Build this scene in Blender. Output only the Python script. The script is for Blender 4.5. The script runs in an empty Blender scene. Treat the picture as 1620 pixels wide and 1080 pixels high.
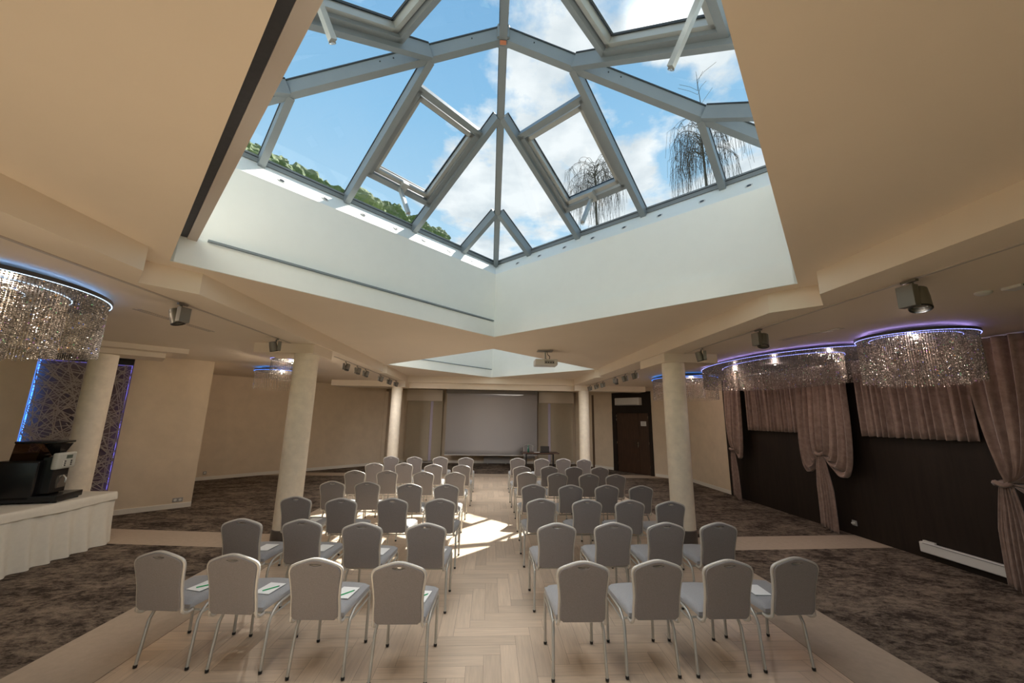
import bpy, bmesh, math, random
from mathutils import Vector, Matrix, noise
random.seed(7)
S = bpy.context.scene
COL = S.collection
PI = math.pi
R = math.radians
S2 = math.sqrt(.5)

# ------------------------------------------------------------------ camera
FPX, YAW, PITCH, ROLL, CAMH = 601.0, 0.0537, 0.1963, 0.0163, 2.028
cam_data = bpy.data.cameras.new('camera')
cam = bpy.data.objects.new('camera', cam_data); COL.objects.link(cam)
fw = Vector((math.sin(YAW)*math.cos(PITCH), math.cos(YAW)*math.cos(PITCH), math.sin(PITCH)))
rt = Vector((math.cos(YAW), -math.sin(YAW), 0)); up = rt.cross(fw)
r2 = math.cos(ROLL)*rt + math.sin(ROLL)*up; u2 = -math.sin(ROLL)*rt + math.cos(ROLL)*up
M = Matrix((r2, u2, -fw)).transposed().to_4x4(); M.translation = Vector((0, 0, CAMH))
cam.matrix_world = M
cam_data.sensor_width = 36.0; cam_data.lens = FPX/1620*36.0
cam_data.clip_start = .05; cam_data.clip_end = 500
S.camera = cam

# ------------------------------------------------------------------ view
S.view_settings.view_transform = 'Standard'; S.view_settings.look = 'None'
S.view_settings.gamma = 1.0; S.view_settings.use_curve_mapping = False
S.view_settings.exposure = 0.22
S.cycles.max_bounces = 9; S.cycles.diffuse_bounces = 6; S.cycles.glossy_bounces = 3
S.cycles.transmission_bounces = 4; S.cycles.transparent_max_bounces = 10
S.cycles.caustics_reflective = False; S.cycles.caustics_refractive = False
S.cycles.sample_clamp_indirect = 6.0

# ------------------------------------------------------------------ sky and sun
SUN_DIR = Vector((0.3023, 0.5730, 0.7618)).normalized()
SUN_ENERGY = 13.5
SKY_STRENGTH = 1.0
FAR_FILL_W = 38.0; NEAR_FILL_W = 26.0
LEDGE_FILL_W = 34.0
w = bpy.data.worlds.new('sky'); S.world = w; w.use_nodes = True
nt = w.node_tree; nt.nodes.clear()
def N(t, **k):
    n = nt.nodes.new(t)
    for a, b in k.items():
        setattr(n, a, b)
    return n
def LK(a, b): nt.links.new(a, b)
tc = N('ShaderNodeTexCoord')
sep = N('ShaderNodeSeparateXYZ'); LK(tc.outputs['Generated'], sep.inputs[0])
ramp = N('ShaderNodeValToRGB'); LK(sep.outputs['Z'], ramp.inputs[0])
el = ramp.color_ramp.elements
el[0].position = 0.0; el[0].color = (.20, .21, .17, 1)
el[1].position = 1.0; el[1].color = (.13, .33, .62, 1)
for p, c in ((.02, (.62, .68, .70, 1)), (.35, (.50, .70, .84, 1)), (.65, (.27, .52, .76, 1))):
    e = el.new(p); e.color = c
# flatten the direction onto a cloud layer
mp = N('ShaderNodeVectorMath', operation='DIVIDE'); LK(tc.outputs['Generated'], mp.inputs[0])
cz = N('ShaderNodeMath', operation='MAXIMUM'); LK(sep.outputs['Z'], cz.inputs[0]); cz.inputs[1].default_value = .12
cmb = N('ShaderNodeCombineXYZ')
for i in range(3): LK(cz.outputs[0], cmb.inputs[i])
LK(cmb.outputs[0], mp.inputs[1])
mapn = N('ShaderNodeMapping'); LK(mp.outputs[0], mapn.inputs[0])
mapn.inputs['Location'].default_value = (0.35, 0.1, 0); mapn.inputs['Scale'].default_value = (1, 1, 1)
n1 = N('ShaderNodeTexNoise'); LK(mapn.outputs[0], n1.inputs['Vector'])
n1.inputs['Scale'].default_value = 2.6; n1.inputs['Detail'].default_value = 9; n1.inputs['Roughness'].default_value = .58
def blob(azd, eld, rad, amt):
    """a bank of cloud around one direction of the sky"""
    a, e_ = R(azd), R(eld)
    d = (math.sin(a)*math.cos(e_), math.cos(a)*math.cos(e_), math.sin(e_))
    dt = N('ShaderNodeVectorMath', operation='DOT_PRODUCT'); LK(tc.outputs['Generated'], dt.inputs[0]); dt.inputs[1].default_value = d
    mr = N('ShaderNodeMapRange'); LK(dt.outputs['Value'], mr.inputs[0])
    mr.inputs[1].default_value = math.cos(R(rad)); mr.inputs[2].default_value = 1.0
    mr.inputs[3].default_value = 0; mr.inputs[4].default_value = amt
    return mr.outputs[0]
acc = n1.outputs['Fac']
for b in ((7.5, 43.5, 10, .22), (2.5, 30, 16, .17), (17, 37, 8, .16), (24, 31, 12, .20), (34, 44, 9, .16), (-8, 42, 8, .08), (-3, 34, 7, .08), (40, 29, 8, .2), (27.8, 55, 12, .12), (-25, 37, 13, -.16), (150, 40, 60, .15), (-120, 35, 40, .12)):
    ad = N('ShaderNodeMath', operation='ADD'); LK(acc, ad.inputs[0]); LK(blob(*b), ad.inputs[1]); acc = ad.outputs[0]
cr = N('ShaderNodeValToRGB'); LK(acc, cr.inputs[0])
cr.color_ramp.elements[0].position = .575; cr.color_ramp.elements[0].color = (0, 0, 0, 1)
cr.color_ramp.elements[1].position = .68; cr.color_ramp.elements[1].color = (1, 1, 1, 1)
n2 = N('ShaderNodeTexNoise'); LK(mapn.outputs[0], n2.inputs['Vector']); n2.inputs['Scale'].default_value = 5; n2.inputs['Detail'].default_value = 6
cc = N('ShaderNodeValToRGB'); LK(n2.outputs['Fac'], cc.inputs[0])
cc.color_ramp.elements[0].position = .3; cc.color_ramp.elements[0].color = (.56, .63, .68, 1)
cc.color_ramp.elements[1].position = .62; cc.color_ramp.elements[1].color = (.86, .89, .9, 1)
mx = N('ShaderNodeMix', data_type='RGBA'); LK(cr.outputs[0], mx.inputs[0]); LK(ramp.outputs[0], mx.inputs[6]); LK(cc.outputs[0], mx.inputs[7])
# bright air around the sun
sd = N('ShaderNodeVectorMath', operation='DOT_PRODUCT'); LK(tc.outputs['Generated'], sd.inputs[0]); sd.inputs[1].default_value = SUN_DIR
sm = N('ShaderNodeMapRange'); LK(sd.outputs['Value'], sm.inputs[0])
sm.inputs[1].default_value = math.cos(R(5)); sm.inputs[2].default_value = 1; sm.inputs[3].default_value = 0; sm.inputs[4].default_value = 1
sp = N('ShaderNodeMath', operation='POWER'); LK(sm.outputs[0], sp.inputs[0]); sp.inputs[1].default_value = 2.5
ml = N('ShaderNodeMix', data_type='RGBA', blend_type='ADD'); ml.inputs[0].default_value = 1
sc = N('ShaderNodeMix', data_type='RGBA'); LK(sp.outputs[0], sc.inputs[0]); sc.inputs[6].default_value = (0, 0, 0, 1); sc.inputs[7].default_value = (1.6, 1.5, 1.35, 1)
LK(mx.outputs[2], ml.inputs[6]); LK(sc.outputs[2], ml.inputs[7])
bg = N('ShaderNodeBackground'); LK(ml.outputs[2], bg.inputs[0]); bg.inputs[1].default_value = SKY_STRENGTH
wo = N('ShaderNodeOutputWorld'); LK(bg.outputs[0], wo.inputs[0])

sun_d = bpy.data.lights.new('sun', 'SUN'); sun_d.energy = SUN_ENERGY; sun_d.angle = R(.55); sun_d.color = (1, .93, .82)
sun = bpy.data.objects.new('sun', sun_d); COL.objects.link(sun)
sun.rotation_euler = SUN_DIR.to_track_quat('Z', 'Y').to_euler(); sun.location = SUN_DIR*60

# ------------------------------------------------------------------ materials
MATS = {}
def mat(name, col, rough=.6, metal=0.0, var=0.0, vscale=6.0, bump=0.0, bscale=60.0, spec=.5, sheen=0.0, col2=None, stretch=None, emit=None, estr=0.0, island=0.0, detail=4, lo=.3, hi=.7, coat=0):
    if name in MATS: return MATS[name]
    m = bpy.data.materials.new(name); m.use_nodes = True; MATS[name] = m
    t = m.node_tree; b = t.nodes['Principled BSDF']
    b.inputs['Roughness'].default_value = rough; b.inputs['Metallic'].default_value = metal
    b.inputs['Specular IOR Level'].default_value = spec
    b.inputs['Base Color'].default_value = (*col, 1)
    if sheen: b.inputs['Sheen Weight'].default_value = sheen; b.inputs['Sheen Roughness'].default_value = .4
    if coat: b.inputs['Coat Weight'].default_value = coat; b.inputs['Coat Roughness'].default_value = .1
    if emit: b.inputs['Emission Color'].default_value = (*emit, 1); b.inputs['Emission Strength'].default_value = estr
    tc = t.nodes.new('ShaderNodeTexCoord'); mpn = t.nodes.new('ShaderNodeMapping')
    t.links.new(tc.outputs['Object'], mpn.inputs[0])
    if stretch: mpn.inputs['Scale'].default_value = stretch
    last = None
    if var or col2:
        n = t.nodes.new('ShaderNodeTexNoise'); n.inputs['Scale'].default_value = vscale; n.inputs['Detail'].default_value = detail; n.inputs['Roughness'].default_value = .62
        t.links.new(mpn.outputs[0], n.inputs['Vector'])
        r = t.nodes.new('ShaderNodeValToRGB'); t.links.new(n.outputs['Fac'], r.inputs[0])
        r.color_ramp.elements[0].position = lo; r.color_ramp.elements[1].position = hi
        c2 = col2 if col2 else tuple(x*(1+var) for x in col)
        c1 = col if col2 else tuple(x*(1-var) for x in col)
        r.color_ramp.elements[0].color = (*c1, 1); r.color_ramp.elements[1].color = (*c2, 1)
        last = r.outputs[0]
        t.links.new(last, b.inputs['Base Color'])
    if island:
        g = t.nodes.new('ShaderNodeNewGeometry')
        hs = t.nodes.new('ShaderNodeMapRange'); t.links.new(g.outputs['Random Per Island'], hs.inputs[0])
        hs.inputs[3].default_value = 1-island; hs.inputs[4].default_value = 1+island
        vm = t.nodes.new('ShaderNodeVectorMath'); vm.operation = 'SCALE'
        if last: t.links.new(last, vm.inputs[0])
        else: vm.inputs[0].default_value = col
        t.links.new(hs.outputs[0], vm.inputs['Scale']); t.links.new(vm.outputs[0], b.inputs['Base Color'])
    if bump:
        n = t.nodes.new('ShaderNodeTexNoise'); n.inputs['Scale'].default_value = bscale; n.inputs['Detail'].default_value = 3
        t.links.new(mpn.outputs[0], n.inputs['Vector'])
        bp = t.nodes.new('ShaderNodeBump'); bp.inputs['Strength'].default_value = bump; bp.inputs['Distance'].default_value = .01
        t.links.new(n.outputs['Fac'], bp.inputs['Height']); t.links.new(bp.outputs[0], b.inputs['Normal'])
    return m
def glass_mat(name, tint=(1, 1, 1), refl=.06, rough=.0, facing=True):
    m = bpy.data.materials.new(name); m.use_nodes = True; t = m.node_tree; t.nodes.clear(); MATS[name] = m
    tr = t.nodes.new('ShaderNodeBsdfTransparent'); tr.inputs[0].default_value = (*tint, 1)
    gl = t.nodes.new('ShaderNodeBsdfGlossy'); gl.inputs['Roughness'].default_value = rough
    mixs = t.nodes.new('ShaderNodeMixShader'); o = t.nodes.new('ShaderNodeOutputMaterial')
    fr = t.nodes.new('ShaderNodeFresnel'); fr.inputs[0].default_value = 1.45
    mul = t.nodes.new('ShaderNodeMath'); mul.operation = 'MULTIPLY'; mul.inputs[1].default_value = refl/.04
    t.links.new(fr.outputs[0], mul.inputs[0]); t.links.new(mul.outputs[0], mixs.inputs[0])
    t.links.new(tr.outputs[0], mixs.inputs[1]); t.links.new(gl.outputs[0], mixs.inputs[2]); t.links.new(mixs.outputs[0], o.inputs[0])
    return m

m_ceiling = mat('ceiling_paint', (.80, .70, .57), .75, var=.02, vscale=1.2)
m_well = mat('well_paint', (.90, .91, .87), .7, var=.01)
m_wall = mat('wall_plaster', (.72, .60, .45), .8, var=.05, vscale=3, bump=.08, bscale=40)
m_base = mat('baseboard_paint', (.78, .74, .66), .45)
m_stone = mat('column_stone', (.88, .80, .665), .55, var=.07, vscale=9, detail=6)
m_plinth = mat('column_plinth', (.10, .085, .075), .4)
m_border = mat('border_carpet', (.47, .385, .30), .9, var=.06, vscale=14, bump=.2, bscale=200)
m_carpet = mat('patterned_carpet', (.040, .029, .023), .95, col2=(.255, .205, .16), vscale=7.5, detail=14, lo=.40, hi=.64, stretch=(1.0, 1.7, 1), bump=.3, bscale=220, spec=.2)
def carpet_nodes(m):
    t = m.node_tree; b = t.nodes['Principled BSDF']; rampn = [n for n in t.nodes if n.type == 'VALTORGB'][0]; mpn = [n for n in t.nodes if n.type == 'MAPPING'][0]
    ns = []
    for sc_, dt_, st in ((1.6, 6, 1.2), (9, 10, 1.5), (42, 6, 1)):
        q = t.nodes.new('ShaderNodeTexNoise'); q.inputs['Scale'].default_value = sc_; q.inputs['Detail'].default_value = dt_; q.inputs['Roughness'].default_value = .7; q.inputs['Distortion'].default_value = .5
        t.links.new(mpn.outputs[0], q.inputs['Vector']); ns.append(q)
    a = t.nodes.new('ShaderNodeMath'); a.operation = 'MULTIPLY_ADD'; t.links.new(ns[0].outputs['Fac'], a.inputs[0]); a.inputs[1].default_value = .38
    c = t.nodes.new('ShaderNodeMath'); c.operation = 'MULTIPLY_ADD'; t.links.new(ns[1].outputs['Fac'], c.inputs[0]); c.inputs[1].default_value = .42
    d = t.nodes.new('ShaderNodeMath'); d.operation = 'MULTIPLY'; t.links.new(ns[2].outputs['Fac'], d.inputs[0]); d.inputs[1].default_value = .20
    t.links.new(d.outputs[0], c.inputs[2]); t.links.new(c.outputs[0], a.inputs[2]); t.links.new(a.outputs[0], rampn.inputs[0])
    rampn.color_ramp.elements[0].position = .445; rampn.color_ramp.elements[1].position = .575
carpet_nodes(m_carpet)
m_oakx = mat('oak_plank_across', (.64, .51, .39), .33, var=.10, vscale=5, stretch=(.5, 7, 1), island=.10)
m_oaky = mat('oak_plank_along', (.64, .51, .39), .33, var=.10, vscale=5, stretch=(7, .5, 1), island=.10)
m_dark = mat('dark_wood_panelling', (.012, .0075, .0055), .55, col2=(.024, .015, .010), vscale=3, stretch=(1, 5, .4), detail=6, spec=.3)
m_door = mat('dark_door_veneer', (.035, .018, .010), .35, col2=(.07, .036, .020), vscale=4, stretch=(6, 6, .6), detail=6)
m_alu = mat('grey_aluminium', (.23, .26, .275), .4, .15, var=.03)
m_alu2 = mat('light_aluminium', (.42, .44, .43), .35, .3)
m_gask = mat('rubber_gasket', (.03, .035, .04), .6)
m_glass = glass_mat('roof_glass', (.93, .97, .985), .04)
m_blind = mat('blind_fabric', (.055, .055, .06), .85, var=.1, vscale=30)
m_bar = mat('blind_bar_paint', (.50, .44, .38), .5)
m_fab = mat('chair_fabric', (.255, .237, .238), .88, var=.10, vscale=120, bump=.15, bscale=500, sheen=.25, spec=.2)
m_seat = mat('seat_fabric', (.34, .345, .36), .9, var=.08, vscale=120, bump=.15, bscale=500, sheen=.3, spec=.2)
m_tube = mat('silver_tube', (.55, .54, .50), .35, .45)
m_tubel = mat('silver_frame_trim', (.62, .60, .56), .4, .3)
m_foot = mat('black_plastic', (.012, .012, .012), .4)
m_paper = mat('paper', (.88, .90, .90), .7)
m_green = mat('green_plastic', (.02, .45, .16), .35)
m_spot = mat('bronze_grey_metal', (.21, .195, .17), .4, .5)
m_lens = mat('lamp_reflector', (.45, .43, .38), .2, .8)
m_white = mat('white_plastic', (.70, .69, .66), .4)
m_greyp = mat('grey_plastic', (.35, .34, .33), .5)
m_curt = mat('brown_velvet', (.23, .158, .128), .8, col2=(.32, .232, .192), vscale=11, detail=4, lo=.35, hi=.65, sheen=.6, spec=.2, bump=.1, bscale=60)
m_cloth = mat('cream_tablecloth', (.80, .77, .68), .85, var=.03, vscale=20)
m_screen = mat('projection_fabric', (.56, .54, .54), .9)
m_niche = mat('niche_backing', (.22, .16, .13), .7)
m_latt = mat('lattice_paint', (.50, .43, .37), .6)
m_ledb = mat('blue_led', (.1, .2, .9), .4, emit=(.06, .25, 1.0), estr=2.6)
m_ledv = mat('violet_led', (.2, .2, .9), .4, emit=(.30, .24, .95), estr=.55)
m_ledw = mat('white_led', (.8, .9, 1), .4, emit=(.55, .75, 1.0), estr=1.6)
m_gloww = mat('blue_white_glow', (.8, .9, 1), .4, emit=(.30, .52, 1.0), estr=9)
m_glowp = mat('violet_glow', (.8, .9, 1), .4, emit=(.42, .34, 1.0), estr=9)
m_glowb = mat('blue_glow', (.8, .9, 1), .4, emit=(.06, .28, 1.0), estr=9)
m_ledp = mat('violet_white_led', (.6, .6, 1), .4, emit=(.34, .38, 1.0), estr=1.8)
m_crys = mat('crystal_beads', (.42, .37, .32), .22, .3, island=.8, spec=1.0)
def crystal_sparkle_nodes(m):
    t = m.node_tree; b = t.nodes['Principled BSDF']; g = [n for n in t.nodes if n.type == 'NEW_GEOMETRY'][0]
    r = t.nodes.new('ShaderNodeValToRGB'); r.color_ramp.interpolation = 'CONSTANT'; t.links.new(g.outputs['Random Per Island'], r.inputs[0])
    cs = [(0, (.20, .175, .155)), (.45, (.30, .27, .24)), (.75, (.44, .39, .35)), (.93, (.66, .60, .54)), (.952, (.25, .35, .95)), (.958, (.95, .55, .25)), (.964, (.35, .85, .5)), (.969, (.7, .35, .9)), (.974, (.95, .88, .78))]  # bright and tinted beads carry sparkle painted into their colour
    e = r.color_ramp.elements; e[0].position = 0; e[0].color = (*cs[0][1], 1); e[1].position = cs[1][0]; e[1].color = (*cs[1][1], 1)
    for p, c in cs[2:]: q = e.new(p); q.color = (*c, 1)
    t.links.new(r.outputs[0], b.inputs['Base Color'])
crystal_sparkle_nodes(m_crys)
m_canopy = mat('chandelier_canopy', (.10, .10, .11), .35, .4)
m_black = mat('gloss_black', (.008, .008, .009), .25)
m_lcd = mat('lcd', (.10, .13, .11), .2)
m_chrome = mat('chrome', (.6, .6, .58), .15, 1)
m_desk = mat('desk_wood', (.09, .045, .028), .35, var=.2, vscale=4, stretch=(1, 8, 1))
m_bottle = mat('green_bottle', (.01, .12, .08), .1)
m_laptop = mat('dark_laptop', (.03, .024, .02), .4)
m_leaf = mat('tree_leaves', (.07, .11, .04), .9, col2=(.16, .22, .09), vscale=1.6, detail=6, sheen=.0)
m_bark = mat('bark', (.07, .062, .058), .9, var=.2)
m_blindw = mat('roman_blind_fabric', (.52, .45, .34), .85, var=.03)
m_ground = mat('meadow_ground', (.12, .16, .07), .95, var=.2, vscale=.3)
m_hopper = glass_mat('smoked_hopper', (.55, .42, .32), .08)

# ------------------------------------------------------------------ mesh helpers
class MB:
    def __init__(s): s.v = []; s.f = []; s.mi = []
    def add(s, vs, fs, mi=0, M=None):
        o = len(s.v)
        s.v += [tuple(M @ Vector(p)) if M else tuple(p) for p in vs]
        s.f += [tuple(o+i for i in f) for f in fs]; s.mi += [mi]*len(fs)
        return s
    def box(s, c, size, rz=0, M=None, mi=0, bev=0.0):
        x, y, z = (q/2 for q in size)
        T = Matrix.Translation(c) @ Matrix.Rotation(rz, 4, 'Z')
        if M: T = M @ T
        if bev:
            b = bmesh.new(); bmesh.ops.create_cube(b, size=1)
            for v in b.verts: v.co = Vector((v.co.x*2*x, v.co.y*2*y, v.co.z*2*z))
            bmesh.ops.bevel(b, geom=b.edges[:], offset=bev, segments=3, profile=.6, affect='EDGES')
            b.verts.index_update()
            s.add([v.co[:] for v in b.verts], [[v.index for v in f.verts] for f in b.faces], mi, T); b.free(); return s
        vs = [(a*x, b_*y, c_*z) for c_ in (-1, 1) for b_ in (-1, 1) for a in (-1, 1)]
        return s.add(vs, [(0, 2, 3, 1), (4, 5, 7, 6), (0, 1, 5, 4), (2, 6, 7, 3), (0, 4, 6, 2), (1, 3, 7, 5)], mi, T)
    def tube(s, path, r, seg=8, closed=False, mi=0, M=None, taper=None, flat=1.0):
        P = [Vector(p) for p in path]; n = len(P); o = []; fs = []
        prev = None
        for i, p in enumerate(P):
            if closed: d = P[(i+1) % n]-P[i-1]
            else: d = P[min(i+1, n-1)]-P[max(i-1, 0)]
            d.normalize()
            if prev is None:
                a = Vector((0, 0, 1)) if abs(d.z) < .9 else Vector((1, 0, 0))
                nx = d.cross(a).normalized()
            else:
                nx = (prev-d*prev.dot(d)).normalized()
            prev = nx; ny = d.cross(nx)
            rr = r*(taper[i] if taper else 1)
            for k in range(seg):
                t = 2*PI*k/seg
                o.append(tuple(p+nx*math.cos(t)*rr+ny*math.sin(t)*rr*flat))
        m = n if closed else n-1
        for i in range(m):
            j = (i+1) % n
            for k in range(seg):
                k2 = (k+1) % seg
                fs.append((i*seg+k, i*seg+k2, j*seg+k2, j*seg+k))
        if not closed:
            fs.append(tuple(range(seg))[::-1]); fs.append(tuple((n-1)*seg+k for k in range(seg)))
        return s.add(o, fs, mi, M)
    def lathe(s, prof, seg=24, M=None, mi=0):
        vs = []; fs = []; n = len(prof)
        for i, (r, z) in enumerate(prof):
            for k in range(seg):
                t = 2*PI*k/seg; vs.append((r*math.cos(t), r*math.sin(t), z))
        for i in range(n-1):
            for k in range(seg):
                k2 = (k+1) % seg
                fs.append((i*seg+k, i*seg+k2, (i+1)*seg+k2, (i+1)*seg+k))
        fs.append(tuple(range(seg))[::-1]); fs.append(tuple((n-1)*seg+k for k in range(seg)))
        return s.add(vs, fs, mi, M)
    def prism(s, poly, z0, z1, mi=0, M=None):
        n = len(poly)
        vs = [(x, y, z0) for x, y in poly]+[(x, y, z1) for x, y in poly]
        fs = [tuple(range(n))[::-1], tuple(range(n, 2*n))]+[(i, (i+1) % n, n+(i+1) % n, n+i) for i in range(n)]
        return s.add(vs, fs, mi, M)
    def quad(s, a, b, c, d, mi=0): return s.add([a, b, c, d], [(0, 1, 2, 3)], mi)
    def beam(s, p0, p1, width, depth, upv, mi=0):
        """bar whose lower face runs p0-p1, rising by depth along upv"""
        p0, p1 = Vector(p0), Vector(p1); d = (p1-p0).normalized(); upv = (upv-d*upv.dot(d)).normalized()
        sd = d.cross(upv).normalized()*width/2; u = upv*depth
        vs = [p0-sd, p0+sd, p0+sd+u, p0-sd+u, p1-sd, p1+sd, p1+sd+u, p1-sd+u]
        return s.add([tuple(v) for v in vs], [(0, 1, 2, 3), (7, 6, 5, 4), (0, 4, 5, 1), (1, 5, 6, 2), (2, 6, 7, 3), (3, 7, 4, 0)], mi)
    def grid(s, fn, nu, nv, mi=0, M=None, closed=False):
        vs = [fn(i/nu, j/nv) for j in range(nv+1) for i in range(nu+1)]
        fs = [(j*(nu+1)+i, j*(nu+1)+i+1, (j+1)*(nu+1)+i+1, (j+1)*(nu+1)+i) for j in range(nv) for i in range(nu)]
        return s.add(vs, fs, mi, M)
    def build(s, name, m, parent=None, loc=None, smooth=None, fix=True):
        me = bpy.data.meshes.new(name); me.from_pydata(s.v, [], s.f)
        ms = m if isinstance(m, (list, tuple)) else [m]
        for q in ms: me.materials.append(q)
        if len(ms) > 1:
            me.polygons.foreach_set('material_index', s.mi)
        if fix and len(s.f) < 60000:
            b = bmesh.new(); b.from_mesh(me); bmesh.ops.recalc_face_normals(b, faces=b.faces[:]); b.to_mesh(me); b.free()
        if smooth:
            me.polygons.foreach_set('use_smooth', [True]*len(me.polygons)); me.set_sharp_from_angle(angle=R(smooth))
        me.update()
        o = bpy.data.objects.new(name, me); COL.objects.link(o)
        if loc: o.location = loc
        if parent: o.parent = parent
        return o
def thing(name, label, cat, loc=(0, 0, 0), rz=0, group=None):
    o = bpy.data.objects.new(name, None); COL.objects.link(o); o.empty_display_size = .1
    o.location = loc; o.rotation_euler = (0, 0, rz); o['label'] = label; o['category'] = cat
    if group: o['group'] = group
    return o
def tag(o, label, cat, group=None, kind=None):
    o['label'] = label; o['category'] = cat
    if group: o['group'] = group
    if kind: o['kind'] = kind
    return o
def struct(o): o['kind'] = 'structure'; return o
def dup(root, loc, rz=0, label=None, group=None):
    r = root.copy(); COL.objects.link(r); r.location = loc; r.rotation_euler = (0, 0, rz)
    if label: r['label'] = label
    if group: r['group'] = group
    for ch in list(root.children):
        c = ch.copy(); COL.objects.link(c); c.parent = r
        for g in list(ch.children):
            d = g.copy(); COL.objects.link(d); d.parent = c
    return r
def flat_poly(name, outer, holes, z, m):
    """flat sheet with holes"""
    cu = bpy.data.curves.new('tmp', 'CURVE'); cu.dimensions = '2D'; cu.fill_mode = 'BOTH'
    for pl in [outer]+holes:
        sp_ = cu.splines.new('POLY'); sp_.points.add(len(pl)-1); sp_.use_cyclic_u = True
        for i, (x, y) in enumerate(pl): sp_.points[i].co = (x, y, 0, 1)
    o = bpy.data.objects.new('tmp', cu); COL.objects.link(o)
    dg = bpy.context.evaluated_depsgraph_get(); me = bpy.data.meshes.new_from_object(o.evaluated_get(dg))
    bpy.data.objects.remove(o); bpy.data.curves.remove(cu)
    me.name = name; me.materials.clear(); me.materials.append(m)
    for v in me.vertices: v.co.z = z
    q = bpy.data.objects.new(name, me); COL.objects.link(q)
    return q

# ------------------------------------------------------------------ measured plan
CX = .035; C1Y = 3.524; A1 = 3.07; C2Y = 10.717; A2 = 2.945
ZC, ZO, ZB = 3.41, 3.19, 3.03           # middle ceiling, outer ceiling, beam soffits
XL, XR = -2.96, 3.02                    # edges of the raised middle ceiling
PAR_L, PAR_R = -2.95, 2.95; BOR_L, BOR_R = -3.68, 3.64
WB = Vector((-6.48, 9.23)); WT = Vector((.7411, .6714)); WN = Vector((-.6714, .7411))
WA = WB-WT*5.5
W2a = Vector((-9.2, 12.03)); W2b = Vector((-4.5, 16.78))
Da = Vector((4.35, 16.82)); Dt = (Vector((6.03, 14.21))-Vector((4.2, 17.05))).normalized()
D0 = Vector((4.2, 17.05)); Dc = Vector((6.8, 13.015))
XW = 6.8; YB = -5.0; YF = 17.6

# ------------------------------------------------------------------ floor
# herringbone parquet, one plank per island
pw = .145; nL = 5; mb = MB()
i0, i1 = int(PAR_L/pw)-2, int(PAR_R/pw)+2; j0, j1 = int(-5.2/pw), int(13.75/pw)+1
def clipbox(x0, y0, x1, y1):
    return max(x0, PAR_L), max(y0, YB), min(x1, PAR_R), min(y1, 13.7)
for i in range(i0, i1):
    for j in range(j0, j1):
        d = (i-j) % (2*nL)
        if d == 0: q = (i*pw, j*pw, (i+nL)*pw, (j+1)*pw, 0)
        elif d == 2*nL-1: q = (i*pw, j*pw, (i+1)*pw, (j+nL)*pw, 1)
        else: continue
        x0, y0, x1, y1 = clipbox(*q[:4]); g = .0009
        if x1-x0 > .01 and y1-y0 > .01:
            mb.add([(x0+g, y0+g, 0), (x1-g, y0+g, 0), (x1-g, y1-g, 0), (x0+g, y1-g, 0)], [(0, 1, 2, 3)], q[4])
for i in range(i0-nL, i0):          # planks that start left of the edge
    for j in range(j0, j1):
        if (i-j) % (2*nL) == 0:
            x0, y0, x1, y1 = clipbox(i*pw, j*pw, (i+nL)*pw, (j+1)*pw)
            if x1-x0 > .01 and y1-y0 > .01: mb.add([(x0, y0, 0), (x1, y0, 0), (x1, y1, 0), (x0, y1, 0)], [(0, 1, 2, 3)], 0)
struct(mb.build('floor', [m_oakx, m_oaky]))
mb = MB(); mb.quad((-11, -5.2, -.004), (7, -5.2, -.004), (7, 17.8, -.004), (-11, 17.8, -.004)); struct(mb.build('floor', mat('grout', (.16, .11, .08), .8)))
# pale border bands
zb = .003
def floorpoly(name, polys, m, z):
    mb = MB()
    for p in polys: mb.add([(x, y, z) for x, y in p], [tuple(range(len(p)))])
    return struct(mb.build(name, m))
bands = [[(BOR_L, YB), (PAR_L, YB), (PAR_L, 6.47), (BOR_L, 6.52)], [(PAR_R, YB), (BOR_R, YB), (BOR_R, 6.36), (PAR_R, 6.36)],
         [(-11.5, 7.28), (BOR_L, 6.52), (PAR_L, 6.47), (PAR_L, 7.16), (BOR_L, 7.24), (-11.5, 8.05)],
         [(BOR_R, 6.36), (XW+.1, 6.49), (XW+.1, 7.19), (BOR_R, 7.03), (PAR_R, 7.03), (PAR_R, 6.36)],
         [(BOR_L, 7.24), (PAR_L, 7.16), (PAR_L, 13.7), (BOR_L, 13.7)], [(PAR_R, 7.03), (BOR_R, 7.03), (BOR_R, 13.7), (PAR_R, 13.7)],
         [(-9, 13.7), (7, 13.7), (7, 14.42), (-9, 14.42)]]
floorpoly('floor', bands, m_border, zb)
carp = [[(-11.5, YB), (BOR_L, YB), (BOR_L, 6.52), (-11.5, 7.28)], [(BOR_R, YB), (7, YB), (7, 6.49), (BOR_R, 6.36)],
        [(-11.5, 8.05), (BOR_L, 7.24), (BOR_L, 13.7), (-11.5, 13.7)], [(BOR_R, 7.03), (7, 7.19), (7, 13.7), (BOR_R, 13.7)],
        [(-9, 14.42), (7, 14.42), (7, 17.8), (-9, 17.8)]]
floorpoly('floor', carp, m_carpet, .004)

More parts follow.
